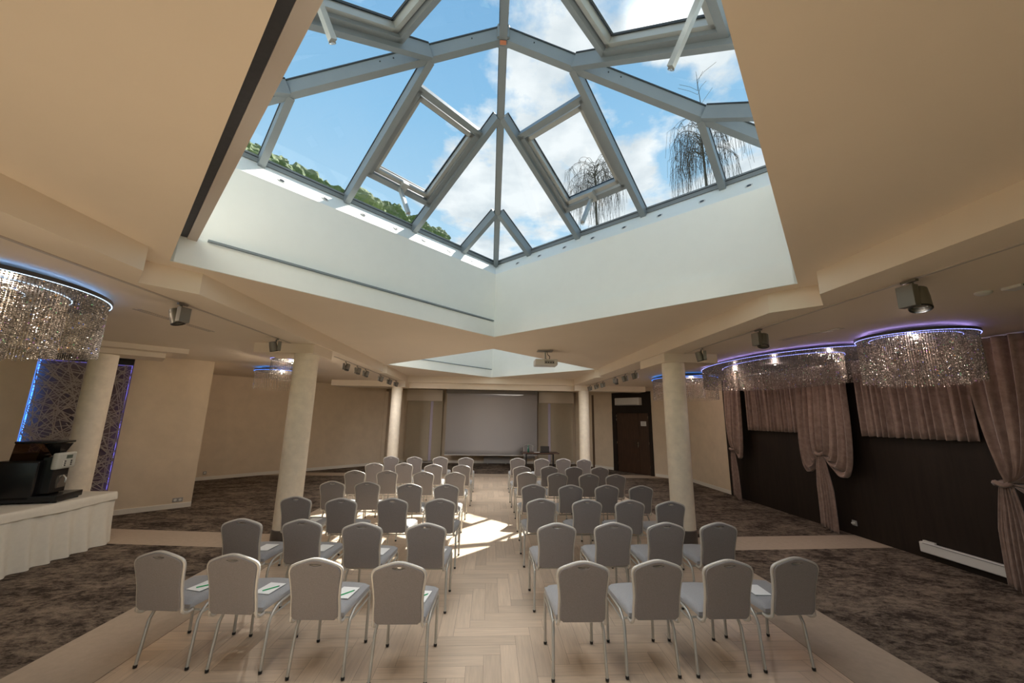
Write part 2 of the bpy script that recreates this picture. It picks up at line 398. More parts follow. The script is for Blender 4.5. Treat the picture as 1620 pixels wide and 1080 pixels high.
# ------------------------------------------------------------------ walls
def wallseg(name, p, q, out, m=m_wall, th=.18, z0=-.02, z1=ZO+.12):
    p, q = Vector(p), Vector(q); out = Vector(out).normalized()*th
    mb = MB(); mb.prism([tuple(p), tuple(q), tuple(q+out), tuple(p+out)], z0, z1)
    return struct(mb.build(name, m))
def wtpt(t, d=0): return WB+WT*t+WN*d
NR0, NR1 = -2.61, -1.33     # niche along the near left wall
mb = MB()
def wbox(t0, t1, z0, z1, d0, d1, mi=0):
    a, b, c, d = wtpt(t0, d0), wtpt(t1, d0), wtpt(t1, d1), wtpt(t0, d1)
    mb.prism([tuple(a), tuple(b), tuple(c), tuple(d)], z0, z1, mi)
wbox(-5.5, NR0, -.02, 3.31, 0, .3); wbox(NR1, 0, -.02, 3.31, 0, .3); wbox(NR0, NR1, 3.16, 3.31, 0, .3); wbox(NR0, NR1, -.02, .25, 0, .3)
wbox(NR0, NR1, .25, 3.16, .16, .3, 1)
struct(mb.build('wall_left', [m_wall, m_niche]))
wallseg('wall_left_return', wtpt(0, .02), W2a, (-.7, -.7), th=.1)
wallseg('wall_left_far', W2a, W2b, (-.7, .72))
wallseg('wall_far_side', W2b, (-4.7, YF), (-1, 0))
wallseg('wall_far', (-4.9, YF), (4.5, YF), (0, 1))
wallseg('wall_right_far', D0-Dt*.55, Dc, (.84, .54))
wallseg('wall_right_corner', (XW, Dc.y+.05), (XW, 10.85), (1, 0))
wallseg('wall_left_near', WA, (WA.x, YB), (-1, 0))
mb = MB(); mb.prism([(XW-.04, 10.82), (XW+.15, 10.82), (XW+.15, YB), (XW-.04, YB)], -.02, ZO+.1)
struct(mb.build('wall_right', m_dark))
# wall behind; its three windows are added to let in daylight
mb = MB(); ww = [(-9.4, -5.2), (-3.6, .6), (2.2, 6.2)]; xs = WA.x-.2
for a, b in ww:
    mb.box(((xs+a)/2, YB-.1, 1.65), (a-xs, .2, 3.4)); xs = b
    mb.box(((a+b)/2, YB-.1, .2), (b-a, .2, .5)); mb.box(((a+b)/2, YB-.1, 3.17), (b-a, .2, .4))
mb.box(((xs+7)/2, YB-.1, 1.65), (7-xs, .2, 3.4))
struct(mb.build('wall_back', m_wall))
for k, (a, b) in enumerate(ww):
    r = bpy.data.objects.new('window_%d' % (k+3), None); COL.objects.link(r); r.location = ((a+b)/2, YB-.1, .45); struct(r)
    h = (b-a)/2; f = MB()
    for x in (-h+.03, -h/3, h/3, h-.03): f.box((x, 0, 1.26), (.07, .08, 2.48))
    for z in (.04, 2.48): f.box((0, 0, z), (2*h, .08, .08))
    f.build('window_frame', m_white, r)
    g = MB(); g.quad((-h, 0, .05), (h, 0, .05), (h, 0, 2.45), (-h, 0, 2.45)); g.build('window_glass', m_glass, r)
# baseboards
def baseb(name, p, q, inn):
    p, q = Vector(p), Vector(q); i = Vector(inn).normalized()
    mb = MB(); mb.prism([tuple(p), tuple(q), tuple(q+i*.02), tuple(p+i*.02)], 0, .095); mb.prism([tuple(p), tuple(q), tuple(q+i*.012), tuple(p+i*.012)], .095, .105)
    return struct(mb.build(name, m_base))
baseb('baseboard_left', wtpt(-5.5), wtpt(0), -WN)
baseb('baseboard_left_far', W2a, W2b, (.7, -.72))
baseb('baseboard_far', (-4.7, YF), (3.85, YF), (0, -1))
baseb('baseboard_right_far', D0+Dt*3.45, Dc, (-.84, -.54))
baseb('baseboard_right_door', D0-Dt*.4, D0+Dt*1.55, (-.84, -.54))
baseb('baseboard_right', (XW, Dc.y), (XW, 10.86), (-1, 0))
# dark jamb strips beside the far wall
mb = MB(); mb.box((-4.52, 16.86, 1.5), (.16, .18, 3.06), rz=.78); struct(mb.build('trim_1', m_wall))
mb = MB(); q_ = D0+Dt*.52; mb.box((q_.x, q_.y, 1.5), (.05, .10, 3.06), rz=math.atan2(Dt.y, Dt.x)+PI/2); struct(mb.build('trim_2', mat('brown_jamb', (.14, .09, .055), .5)))
mb = MB(); mb.box((-4.66, 17.1, 1.5), (.05, .6, 3.06)); struct(mb.build('trim_3', mat('brown_jamb', (.14, .09, .055), .5)))

# ------------------------------------------------------------------ ceilings
near = lambda a: 3.29 if a == A1 else a      # the shaft reaches a little further on its near corner
def notch(cy, a, right):
    x = XR if right else XL; s = 1 if right else -1
    tip = CX+s*(a+.24); k = abs(tip-x)
    return [(x, cy-k), (tip, cy), (x, cy+k)]
mid = [(XL, YB)]+notch(C1Y, A1, 0)+notch(C2Y, A2, 0)+[(XL, 13.72), (XR, 13.72)]+notch(C2Y, A2, 1)[::-1]+notch(C1Y, A1, 1)[::-1]+[(XR, YB)]
dia = lambda cy, a: [(CX, cy-near(a)), (CX+a, cy), (CX, cy+a), (CX-a, cy)]
struct(flat_poly('ceiling', mid, [dia(C1Y, A1), dia(C2Y, A2)], ZC, m_ceiling))
room = [(WA.x, YB-.15), (XW+.1, YB-.15), (XW+.1, Dc.y+.1), (4.42, 16.85), (3.95, YF+.1), (-4.8, YF+.1), (-4.62, 16.85), (W2a.x-.05, W2a.y), (WB.x-.175, WB.y+.044), (WA.x, WA.y+.05)]
mid2 = [(x, y if y > YB+.1 else YB-.1) for x, y in mid]
struct(flat_poly('ceiling', room, [mid2], ZO, m_ceiling))
mb = MB(); n = len(mid2)
for i in range(n):
    a, b = mid2[i], mid2[(i+1) % n]
    mb.quad((*a, ZO), (*b, ZO), (*b, ZC), (*a, ZC))
struct(mb.build('ceiling', m_ceiling))
# beams over the columns and across the far end
def soffit(name, boxes):
    mb = MB()
    for x0, x1, y0, y1, z0, z1 in boxes: mb.box(((x0+x1)/2, (y0+y1)/2, (z0+z1)/2), (x1-x0, y1-y0, z1-z0))
    return struct(mb.build(name, m_ceiling))
soffit('trim_4', [(-3.98, -3.0, 6.5, 7.25, ZB, ZO+.01)])
soffit('trim_5', [(3.06, 4.03, 6.5, 7.6, ZB, ZO+.01)])
soffit('trim_6', [(-5.47, XL, 13.4, 14.2, ZB-.03, ZO+.01), (XR, 5.62, 13.6, 14.2, ZB-.03, ZO+.01), (XL, XR, 13.98, 14.2, ZB-.03, ZO+.01)])
mb = MB(); T = Matrix.Translation((-6.95, 7.15, 0)) @ Matrix.Rotation(math.atan2(WT.y, WT.x), 4, 'Z')
mb.box((-.35, -.1, 3.145), (2.9, 1.0, .09), M=T); mb.box((-.45, .02, 3.06), (2.5, .72, .1), M=T)
struct(mb.build('trim_7', m_ceiling))

# ------------------------------------------------------------------ skylights
def skylight(idx, cy, A):
    k = A/3.07; ct = Vector((CX, cy, 0))
    zt = 4.586; zg = 3.675; rT, zT = 3.42*k, 4.90
    # shaft of four white walls and the sloping ledge above them
    shaft = MB(); lip = MB()
    for q in range(4):
        a0 = q*PI/2+PI/4; d0 = Vector((math.cos(a0-PI/4), math.sin(a0-PI/4), 0)); d1 = Vector((math.cos(a0+PI/4), math.sin(a0+PI/4), 0))
        P = lambda d, r, z: tuple(ct+d*(r+(near(A)-A if d.y < -.9 and r < rT-.01 else 0))+Vector((0, 0, z)))
        shaft.quad(P(d0, A, ZC), P(d1, A, ZC), P(d1, A, zt), P(d0, A, zt))
        shaft.quad(P(d0, A, zt), P(d1, A, zt), P(d1, rT, zT), P(d0, rT, zT))
        if q in (0, 1):
            lip.quad(P(d0, A-.035, ZC), P(d1, A-.035, ZC), P(d1, A-.035, zg), P(d0, A-.035, zg))
            lip.quad(P(d0, A-.035, zg), P(d1, A-.035, zg), P(d1, A, zg), P(d0, A, zg))
            lip.quad(P(d0, A-.035, ZC), P(d1, A-.035, ZC), P(d1, A, ZC), P(d0, A, ZC))
    struct(shaft.build('ceiling', m_well)); struct(lip.build('trim_%d' % (7+idx), m_well))
    root = bpy.data.objects.new('window_%d' % idx, None); COL.objects.link(root); struct(root)
    zb_ = 4.81-(1-k)*.3; root.location = (CX, cy, zb_)
    H = 1.33*k; r0 = 3.39*k; h = r0*S2; m = H/h
    zv = Vector((0, 0, 1))
    for q in range(4):
        an = q*PI/2; d = Vector((math.cos(an), math.sin(an), 0))
        mb = MB(); p0 = d*(r0+.06)+zv*(-.06*H/r0); p1 = zv*H
        mb.beam(p0, p1, .085, .17, zv); b = mb.build('hip_rafter', m_alu, root)
        g = MB(); g.beam(p0+zv*.165, p1+zv*.165, .10, .016, zv); g.build('gasket', m_gask, b)
        bo = MB()
        sd = d.cross(zv).normalized()
        for tt in (.08, .12, .35, .62, .66, .9):
            for s_ in (-1, 1):
                c = p0.lerp(p1, tt)+zv*.11+sd*s_*.043; bo.box(c, (.012, .012, .012), rz=an)
        bo.build('bolt', m_foot, b)
        an2 = an+PI/4; dn = Vector((math.cos(an2), math.sin(an2), 0)); al = Vector((-dn.y, dn.x, 0))
        nrm = (zv+dn*m).normalized()
        F = lambda u, v, o=0: dn*(h-v)+al*u+zv*(v*m)+nrm*o
        for u in (-1.55*k, -.54*k, .54*k, 1.55*k):
            v1 = h-abs(u)-.02
            mb = MB(); mb.beam(F(u, -.03), F(u, v1), .075, .15, nrm); b = mb.build('rafter', m_alu, root)
            g = MB(); g.beam(F(u, -.03, .145), F(u, v1, .145), .09, .014, nrm); g.build('gasket', m_gask, b)
        # edge rail along the ledge
        e = rT*S2; L0 = dn*(e-.01)+al*(e-.01); L1 = dn*(e-.01)-al*(e-.01); zz0 = zv*(zT-zb_-.01)
        mb = MB(); mb.beam(L0+zz0, L1+zz0, .04, .085, zv); b = mb.build('edge_rail', m_alu, root)
        mb = MB(); mb.beam(L0-dn*.022+zz0+zv*.05, L1-dn*.022+zz0+zv*.05, .006, .01, zv); mb.build('gasket', m_gask, b)
        # opening sash between the two middle rafters
        v0, v1 = (.48*k, 1.56*k) if dn.y > 0 else (.40*k, 1.46*k); w_ = .50*k
        mb = MB()
        for (ua, va, ub, vb) in ((-w_, v0, w_, v0), (-w_, v1, w_, v1), (-w_+.03, v0, -w_+.03, v1), (w_-.03, v0, w_-.03, v1)):
            mb.beam(F(ua, va, .05), F(ub, vb, .05), .075, .13, nrm)
        b = mb.build('sash_frame', m_alu, root)
        mb = MB()
        for (ua, va, ub, vb) in ((-w_+.04, v0+.075, w_-.04, v0+.075), (-w_+.04, v1-.075, w_-.04, v1-.075), (-w_+.09, v0+.05, -w_+.09, v1-.05), (w_-.09, v0+.05, w_-.09, v1-.05)):
            mb.beam(F(ua, va, .085), F(ub, vb, .085), .055, .10, nrm)
        mb.build('sash', m_alu2, b)
        mb = MB()
        for (ua, va, ub, vb) in ((-w_+.11, v0+.112, w_-.11, v0+.112), (-w_+.11, v1-.112, w_-.11, v1-.112), (-w_+.127, v0+.1, -w_+.127, v1-.1), (w_-.127, v0+.1, w_-.127, v1-.1)):
            mb.beam(F(ua, va, .15), F(ub, vb, .15), .01, .02, nrm)
        mb.build('gasket', m_gask, b)
        # chain drive hanging square to the glass
        mb = MB(); P0 = F(0, v0+.02, .05); P1 = F(0, v0+.02, -.50)
        mb.beam(P1, P0, .045, .045, al)
        b = mb.build('window_opener', m_alu2, root)
        c = MB(); c.beam(F(-.01, v0-.02, .02), F(-.01, v0+.12, .02), .09, .06, nrm); c.build('bracket', m_alu2, b)
        c = MB(); c.tube([P1+al*.022+Vector((math.cos(t)*.022, math.sin(t)*.012, -.02+math.sin(t)*.022)) for t in [i*2*PI/12 for i in range(12)]], .004, 6, closed=True); c.build('chain', m_chrome, b)
        # glass of this slope
        gz = (zb_+.17); off = .17
        a_ = dn*(rT*S2)+al*(rT*S2); b_ = dn*(rT*S2)-al*(rT*S2); zz = off-(rT*S2-h)*m
        mb = MB(); mb.add([tuple(a_+zv*zz), tuple(b_+zv*zz), tuple(zv*(H+off))], [(0, 1, 2)]); mb.build('glass_pane', m_glass, root, fix=False)
    mb = MB(); mb.lathe([(.02, -.02), (.09, 0), (.09, .17), (.02, .19)], 8); hb = mb.build('apex_hub', m_alu, root, loc=(0, 0, H))
    mb = MB(); mb.box((0, -.02, -.026), (.07, .05, .004)); mb.build('sticker', mat('orange_sticker', (.55, .20, .10), .6), hb)
    return root
skylight(1, C1Y, A1); skylight(2, C2Y, A2)
# aluminium blind guide on the left shaft wall of each skylight, and the near shaft's blind
for k, (cy, A) in enumerate(((C1Y, A1), (C2Y, A2))):
    mb = MB(); c = Vector((CX, cy, 0)); a = c+Vector((-A+.20, .14, 3.682)); b = c+Vector((-.02, A-.06, 3.682))
    mb.beam(a, b, .035, .02, Vector((0, 0, 1)))
    tag(mb.build('blind_guide_rail', m_alu), 'thin grey metal blind guide rail on left wall of '+('the near' if k == 0 else 'the far')+' skylight shaft', 'rail')
t = thing('roller_blind', 'taupe bar and dark fabric roller blind along near left edge of the skylight shaft', 'blind', (CX, C1Y, 3.66))
Lc = Vector((-A1, 0, 0)); Nc = Vector((0, -3.29, 0)); al = (Lc-Nc).normalized(); dn = Vector((al.y, -al.x, 0)); dn = dn if dn.x < 0 else -dn
def bl(off, e): return (Lc-al*e-dn*off, Nc+al*e-dn*off)
mb = MB(); a, b = bl(.125, .01); mb.beam(a+Vector((0, 0, 0)), b, .075, .04, Vector((0, 0, 1))); mb.build('end_bar', m_bar, t)
mb = MB(); a, b = bl(.045, .01); mb.beam(a+Vector((0, 0, .012)), b+Vector((0, 0, .012)), .085, .02, Vector((0, 0, 1))); mb.build('blind_fabric', m_blind, t)
# small downlights let into the ledges
led_lab = 'small white downlight in the %s ledge of the near skylight, %s'
ordn = ['nearest the far corner', 'second from the far corner', 'third from the far corner', 'fourth from the far corner', 'fifth from the far corner', 'sixth from the far corner', 'seventh from the far corner', 'furthest from the far corner']
proto_dl = None
for sg, us in ((-1, (1.66, 1.16, .66, .16, -.34, -.85, -1.35)), (1, (1.73, 1.24, .73, .22, -.29, -.8, -1.33, -1.84))):
    dn = Vector((sg*S2, S2, 0)); al = Vector((-sg*S2, S2, 0))
    for i, u in enumerate(us):
        rr = 2.171+.10; z = 4.586+.10*1.269
        P = Vector((CX, C1Y, 0))+dn*rr+al*u+Vector((0, 0, z))
        nrm = Vector((-dn.x*1.269, -dn.y*1.269, 1)).normalized()
        lab = led_lab % ('left' if sg < 0 else 'right', ordn[i] if not (sg < 0 and i == 6) else 'furthest from the far corner')
        if proto_dl is None:
            proto_dl = thing('downlight', lab, 'light', group='downlights in the skylight ledge')
            mb = MB(); mb.lathe([(.042, 0), (.042, .006), (.034, .009), (.028, .004)], 20); mb.build('trim_ring', m_white, proto_dl)
            mb = MB(); mb.lathe([(.001, .006), (.024, .008), (.026, .005)], 16); mb.build('lamp', m_foot, proto_dl); o = proto_dl
        else: o = dup(proto_dl, (0, 0, 0), label=lab)
        o.location = P; o.rotation_euler = nrm.to_track_quat('Z', 'Y').to_euler()

# added fill lamps by the unlit ledge downlights, on all four sides of both shafts
def ledge_fill_lamps(cy, A, power):
    k = A/3.07
    for q in range(4):
        an = q*PI/2+PI/4; dn = Vector((math.cos(an), math.sin(an), 0)); al = Vector((-dn.y, dn.x, 0))
        for u in (-1.35, -.45, .45, 1.35):
            P = Vector((CX, cy, 0))+dn*(2.171*k-.0)+al*u*k+Vector((0, 0, 4.60))
            ld = bpy.data.lights.new('downlight', 'SPOT'); ld.energy = power; ld.color = (1, .93, .84); ld.shadow_soft_size = .08
            ld.spot_size = R(76); ld.spot_blend = 1.0
            o = bpy.data.objects.new('downlight_lamp', ld); COL.objects.link(o); o.location = P-dn*.10
            o.rotation_euler = Vector((dn.x*.62, dn.y*.62, 1)).to_track_quat('Z', 'Y').to_euler()
ledge_fill_lamps(C1Y, A1, LEDGE_FILL_W); ledge_fill_lamps(C2Y, A2, LEDGE_FILL_W*1.1)

# ------------------------------------------------------------------ columns
def column(x, y, r, top, label):
    t = thing('column', label, 'column', (x, y, 0))
    mb = MB(); mb.lathe([(r+.012, 0), (r+.012, .235), (r, .245)], 40); mb.build('plinth', m_plinth, t, smooth=40)
    mb = MB(); mb.lathe([(r, .24), (r, 1.2), (r, 2.2), (r, top)], 48); mb.build('shaft', m_stone, t, smooth=40)
column(-3.20, 6.71, .192, ZB, 'large pale stone column on the left beside the seating')
column(3.31, 6.71, .192, ZB, 'large pale stone column on the right beside the seating')
column(-3.30, 13.72, .185, ZB-.03, 'distant pale stone column left of the projection screen')
column(3.40, 13.85, .185, ZB-.03, 'distant pale stone column right of the projection screen')
column(-6.93, 7.14, .19, 3.01, 'pale stone column behind the coffee table on the left')

# ------------------------------------------------------------------ chairs
def yb(z): return -.35+(.92-z)*.20      # lean of the back
def outline(w0=.20, inset=0.0):
    pts = []
    prof = [(.160, .472), (.182, .492), (.183, .56), (.180, .64), (.186, .72), (.196, .79), (.200, .825), (.196, .848), (.183, .866), (.154, .881), (.110, .897), (.07, .909), (.035, .918), (0, .921)]
    for x, z in prof: pts.append((x, z))
    return pts
def smoothpath(pts, n=4):
    P = [Vector(p) for p in pts]; out = []
    for i in range(len(P)-1):
        a = P[max(i-1, 0)]; b = P[i]; c = P[i+1]; d = P[min(i+2, len(P)-1)]
        for k in range(n):
            t = k/n; out.append(.5*((2*b)+(c-a)*t+(2*a-5*b+4*c-d)*t*t+(3*b-3*c+d-a)*t*t*t))
    out.append(P[-1]); return out
def make_chair(label, group):
    t = thing('banquet_chair', label, 'chair', group=group)
    half = outline(); full = [(x, z) for x, z in half]+[(-x, z) for x, z in half[::-1][1:]]
    # upholstered back with a hand slot
    cu = bpy.data.curves.new('tmp', 'CURVE'); cu.dimensions = '2D'; cu.fill_mode = 'BOTH'; cu.extrude = .010; cu.bevel_depth = .008; cu.bevel_resolution = 2
    ins = [(x*.93, .475+(z-.475)*.972+.004) for x, z in full]
    slot = [(.054*math.cos(a), .889+.022*math.sin(a)*(1 if math.sin(a) < 0 else .42)) for a in [i*2*PI/20 for i in range(20)]]
    for pl in (ins, slot):
        sp_ = cu.splines.new('POLY'); sp_.points.add(len(pl)-1); sp_.use_cyclic_u = True
        for i, (x, z) in enumerate(pl): sp_.points[i].co = (x, z, 0, 1)
    o = bpy.data.objects.new('tmp', cu); COL.objects.link(o)
    me = bpy.data.meshes.new_from_object(o.evaluated_get(bpy.context.evaluated_depsgraph_get()))
    bpy.data.objects.remove(o); bpy.data.curves.remove(cu)
    for v in me.vertices:
        x, z, d = v.co; puff = 0
        v.co = Vector((x, yb(z)+d-.004, z))
    me.name = 'backrest'; me.materials.clear(); me.materials.append(m_fab)
    me.polygons.foreach_set('use_smooth', [True]*len(me.polygons)); me.set_sharp_from_angle(angle=R(35))
    b = bpy.data.objects.new('backrest', me); COL.objects.link(b); b.parent = t
    mb = MB(); mb.tube([(s_*1.0*x, yb(.887)-.004, .887+dz) for s_, x, dz in [(1, .046*math.cos(a), .004-.016*abs(math.sin(a))) for a in [-PI+i*PI/12 for i in range(13)]]], .0075, 6)
    mb.build('hand_slot_rim', m_tubel, b, smooth=60)
    # frame around the back, running down to the seat rails
    path = [(-.185, -.16, .435), (-.187, -.215, .432), (-.188, -.262, .46)]+[(-x, yb(z), z) for x, z in half[1:]]
    path = path+[(-p[0], p[1], p[2]) for p in path[::-1][1:]]
    mb = MB(); mb.tube(smoothpath(path, 2), .0125, 8); mb.build('back_frame', m_tubel, t, smooth=60)
    # seat cushion
    def seatf(u, v):
        ax = (u-.5)*2; ay = v; w_ = .195+.03*v
        y = -.20+.55*ay-(.05*ax*ax*ay)
        return (ax*w_, y, 0)
    bm = bmesh.new(); nu, nv = 14, 14; V = {}
    for top in (0, 1):
        for i in range(nu+1):
            for j in range(nv+1):
                x, y, _ = seatf(i/nu, j/nv); e = max(abs(i/nu-.5)*2, abs(j/nv-.5)*2)
                ed = max(0, (e-.86)/.14); z = (.508+.012*(1-e*e)-.022*ed**2) if top else (.445+.012*ed**2)
                V[top, i, j] = bm.verts.new((x, y, z))
    for top in (0, 1):
        for i in range(nu):
            for j in range(nv):
                bm.faces.new([V[top, i, j], V[top, i+1, j], V[top, i+1, j+1], V[top, i, j+1]])
    per = [(i, 0) for i in range(nu)]+[(nu, j) for j in range(nv)]+[(nu-i, nv) for i in range(nu)]+[(0, nv-j) for j in range(nv)]
    for a in range(len(per)):
        c, d = per[a], per[(a+1) % len(per)]
        bm.faces.new([V[0, c[0], c[1]], V[0, d[0], d[1]], V[1, d[0], d[1]], V[1, c[0], c[1]]])
    bmesh.ops.recalc_face_normals(bm, faces=bm.faces[:]); me = bpy.data.meshes.new('seat'); bm.to_mesh(me); bm.free()
    me.materials.append(m_seat); me.polygons.foreach_set('use_smooth', [True]*len(me.polygons)); me.set_sharp_from_angle(angle=R(50))
    o = bpy.data.objects.new('seat', me); COL.objects.link(o); o.parent = t
    # rails and legs
    mb = MB()
    for s_ in (-1, 1):
        mb.tube(smoothpath([(s_*.203, -.085, .37), (s_*.206, -.04, .415), (s_*.208, .03, .435), (s_*.212, .2, .44), (s_*.214, .31, .438), (s_*.215, .345, .41)], 3), .012, 8)
        mb.tube([(s_*.205, -.07, .375), (s_*.214, .343, .375)], .008, 8)
    mb.tube([(-.2, -.09, .40), (.2, -.09, .40)], .009, 8); mb.tube([(-.21, .33, .42), (.21, .33, .42)], .009, 8)
    mb.build('seat_frame', m_tube, t, smooth=60)
    for s_ in (-1, 1):
        mb = MB(); mb.tube([(s_*.203, -.085, .372), (s_*.206, -.11, .33), (s_*.214, -.155, .012)], .0125, 8); l = mb.build('leg', m_tube, t, smooth=60)
        f = MB(); f.lathe([(.014, 0), (.015, .015), (.013, .02)], 10, M=Matrix.Translation((s_*.214, -.156, 0))); f.build('foot_cap', m_foot, l)
        mb = MB(); mb.tube([(s_*.215, .345, .412), (s_*.215, .35, .36), (s_*.213, .35, .012)], .0125, 8); l = mb.build('leg', m_tube, t, smooth=60)
        f = MB(); f.lathe([(.014, 0), (.015, .015), (.013, .02)], 10, M=Matrix.Translation((s_*.213, .35, 0))); f.build('foot_cap', m_foot, l)
    return t
LCH = [[(-2.6, 3.46), (-1.99, 3.39), (-1.31, 3.29), (-.66, 3.21)], [(-2.58, 4.45), (-1.95, 4.43), (-1.29, 4.31), (-.63, 4.29)], [(-2.59, 5.61), (-1.95, 5.5), (-1.28, 5.52), (-.64, 5.49)], [(-2.59, 6.83), (-2.01, 6.8), (-1.28, 6.64), (-.68, 6.61)], [(-2.66, 8.11), (-2.04, 8.15), (-1.29, 8.02), (-.66, 7.97)], [(-2.65, 9.37), (-1.98, 9.42), (-1.27, 9.24), (-.62, 9.17)], [(-2.66, 10.94), (-2.01, 10.84), (-1.32, 10.91), (-.62, 10.81)]]
RCH = [[(.76, 3.21), (1.36, 3.23), (1.94, 3.23), (2.54, 3.28)], [(.74, 4.3), (1.36, 4.33), (1.94, 4.33), (2.53, 4.33)], [(.74, 5.53), (1.37, 5.5), (1.96, 5.47), (2.5, 5.4)], [(.76, 6.66), (1.38, 6.63), (2.0, 6.65), (2.57, 6.61)], [(.78, 8.05), (1.4, 8.0), (2.03, 7.95), (2.56, 7.89)], [(.76, 9.04), (1.4, 9.09), (1.96, 9.02), (2.57, 9.06)], [(.79, 10.79), (1.44, 10.7), (2.04, 10.75), (2.59, 10.65)]]
rown = ['front row nearest the camera', 'second row from the camera', 'third row from the camera', 'middle row, fourth from the camera', 'fifth row from the camera', 'sixth row from the camera', 'row furthest from the camera']
proto = None; chairs = {}
for side, L_ in (('left', LCH), ('right', RCH)):
    for i, row in enumerate(L_):
        for j, (x, y) in enumerate(row):
            k = 3-j if side == 'left' else j
            pos = ['next to the aisle', 'second from the aisle', 'third from the aisle', 'furthest from the aisle'][k]
            lab = 'grey banquet chair, %s block, %s, %s' % (side, rown[i], pos)
            grp = 'banquet chairs in the %s block' % side
            rz = R(random.uniform(-1.6, 1.6))
            if side == 'left' and i == 0: rz = R([-5, -4, -2, -1][j])
            if side == 'right' and i == 0: rz = R([-1, 0, 0, 2][j])
            px = x-.35*math.sin(rz); py = y+.35*math.cos(rz)
            if proto is None:
                proto = make_chair(lab, grp); proto.location = (px, py, .005); proto.rotation_euler = (0, 0, rz); o = proto
            else: o = dup(proto, (px, py, .005), rz, lab, grp)
            chairs[side, i, j] = (px, py, rz)
dup(proto, (1.62, 15.95, .005), PI, 'grey banquet chair behind the presenter desk beside the screen', 'presenter chair')
# handouts with green pens on the seats
mb = MB(); mb.box((0, 0, .0015), (.148, .21, .003)); sheet = mb.build('handout', m_paper)
pen = thing('pen', 'x', 'pen'); mb = MB(); mb.tube([(0, -.065, .005), (0, .055, .005)], .0045, 8); mb.build('barrel', m_green, pen); mb = MB(); mb.lathe([(.0045, 0), (.001, .014)], 8, M=Matrix.Translation((0, .055, .005)) @ Matrix.Rotation(-PI/2, 4, 'X')); mb.build('tip', m_foot, pen)
firsts = True
where = {('left', 0): 'nearest left row', ('left', 1): 'second left row', ('left', 2): 'third left row', ('right', 0): 'nearest right row'}
posn = {'left': ['furthest from the aisle', 'third from the aisle', 'second from the aisle', 'next to the aisle'], 'right': ['next to the aisle', 'second from the aisle', 'third from the aisle', 'furthest from the aisle']}
for (side, i, j, dx, withpen) in [('left', 0, 0, .09, 1), ('left', 0, 1, .08, 1), ('left', 0, 2, .10, 1), ('left', 0, 3, .10, 1), ('left', 1, 0, .08, 0), ('left', 1, 1, .08, 0), ('left', 1, 2, .09, 0), ('left', 1, 3, .09, 0), ('left', 2, 0, .08, 0), ('left', 2, 3, .08, 0), ('right', 0, 3, -.07, 0)]:
    px, py, rz = chairs[side, i, j]
    a = rz+R(random.uniform(-12, -4)); lx, ly = dx, .06
    P = Vector((px+lx*math.cos(rz)-ly*math.sin(rz), py+lx*math.sin(rz)+ly*math.cos(rz), .5262))
    o = sheet if firsts else sheet.copy()
    if not firsts: COL.objects.link(o)
    o.location = P; o.rotation_euler = (0, 0, a)
    tag(o, 'white paper handout on seat in %s, %s' % (where[side, i], posn[side][j]), 'paper', 'handouts on the seats')
    if withpen:
        q = pen if firsts else dup(pen, (0, 0, 0))
        q.location = P+Vector((.02, -.02, .0035)); q.rotation_euler = (0, 0, a-R(35)); q['label'] = 'green pen on handout in %s, %s' % (where[side, i], posn[side][j]); q['group'] = 'green pens on the handouts'
    firsts = False

# ------------------------------------------------------------------ far end: screen, blinds, desk
t = thing('projection_screen', 'large grey pull-down projection screen on the far wall', 'screen', (.09, 16.8, 0))
def scr(u, v): return ((-1.97+3.94*u)*(1+.0), .0+.02*math.sin(v*3), .44+2.56*v)
mb = MB(); mb.grid(scr, 1, 12); o = mb.build('screen_fabric', m_screen, t, smooth=60)
so = o.modifiers.new('s', 'SOLIDIFY'); so.thickness = .004
mb = MB(); mb.box((0, .0, .425), (3.96, .03, .035)); mb.build('bottom_bar', m_white, t)
mb = MB(); mb.box((0, .04, 3.10), (4.0, .10, .17)); mb.build('case', mat('case_paint', (.30, .28, .26), 1.0, spec=0), t)
for k, (x0, x1, sd) in enumerate(((-3.68, -2.12, 'left'), (2.17, 3.76, 'right'))):
    t = thing('window_blind', 'beige fabric panel blind hanging under a pelmet %s of the screen' % sd, 'blind', ((x0+x1)/2, 17.45, 0))
    h = (x1-x0)/2
    mb = MB(); mb.box((0, -.13, 2.92), (2*h, .3, .50)); mb.build('pelmet', mat('pelmet_paint', (.72, .64, .53), .7), t)
    mb = MB(); g = -.12*h if sd == 'right' else .3*h
    cutp = (-h*.35) if sd == 'right' else (h*.38)
    for a, b in ((-h, cutp-.06), (cutp+.06, h)):
        mb.box(((a+b)/2, 0, 1.40), (b-a, .03, 2.6))
    mb.build('blind_panel', m_blindw, t)
    mb = MB(); mb.box((cutp, .03, 1.40), (.14, .012, 2.6)); mb.build('light_gap', mat('backlit_slit', (.48, .42, .48), .5, emit=(.62, .50, .72), estr=.03), t)  # glowing strip stands in for daylight between the blind panels
mb = MB(); mb.box((0, 0, .17), (1.15, .10, .28), bev=.01)
for x in (-.4, .4): mb.box((x, 0, .02), (.05, .08, .04))
o = mb.build('radiator', m_greyp, loc=(.35, 17.4, 0)); tag(o, 'low grey radiator on the far wall below the projection screen', 'radiator')
t = thing('desk', 'dark wooden presenter desk on black legs right of the screen', 'desk', (1.95, 15.1, 0))
mb = MB(); mb.box((0, 0, .70), (1.42, .62, .035), bev=.004); mb.build('desktop', m_desk, t)
for x in (-.52, .52):
    mb = MB(); mb.box((x, 0, .36), (.05, .06, .66)); mb.box((x, 0, .02), (.06, .5, .035)); mb.build('leg', m_foot, t)
mb = MB(); mb.box((0, 0, .66), (1.05, .04, .05)); mb.build('crossbar', m_foot, t)
t = thing('laptop', 'dark laptop open on the presenter desk', 'laptop', (2.12, 15.02, .7185), PI)
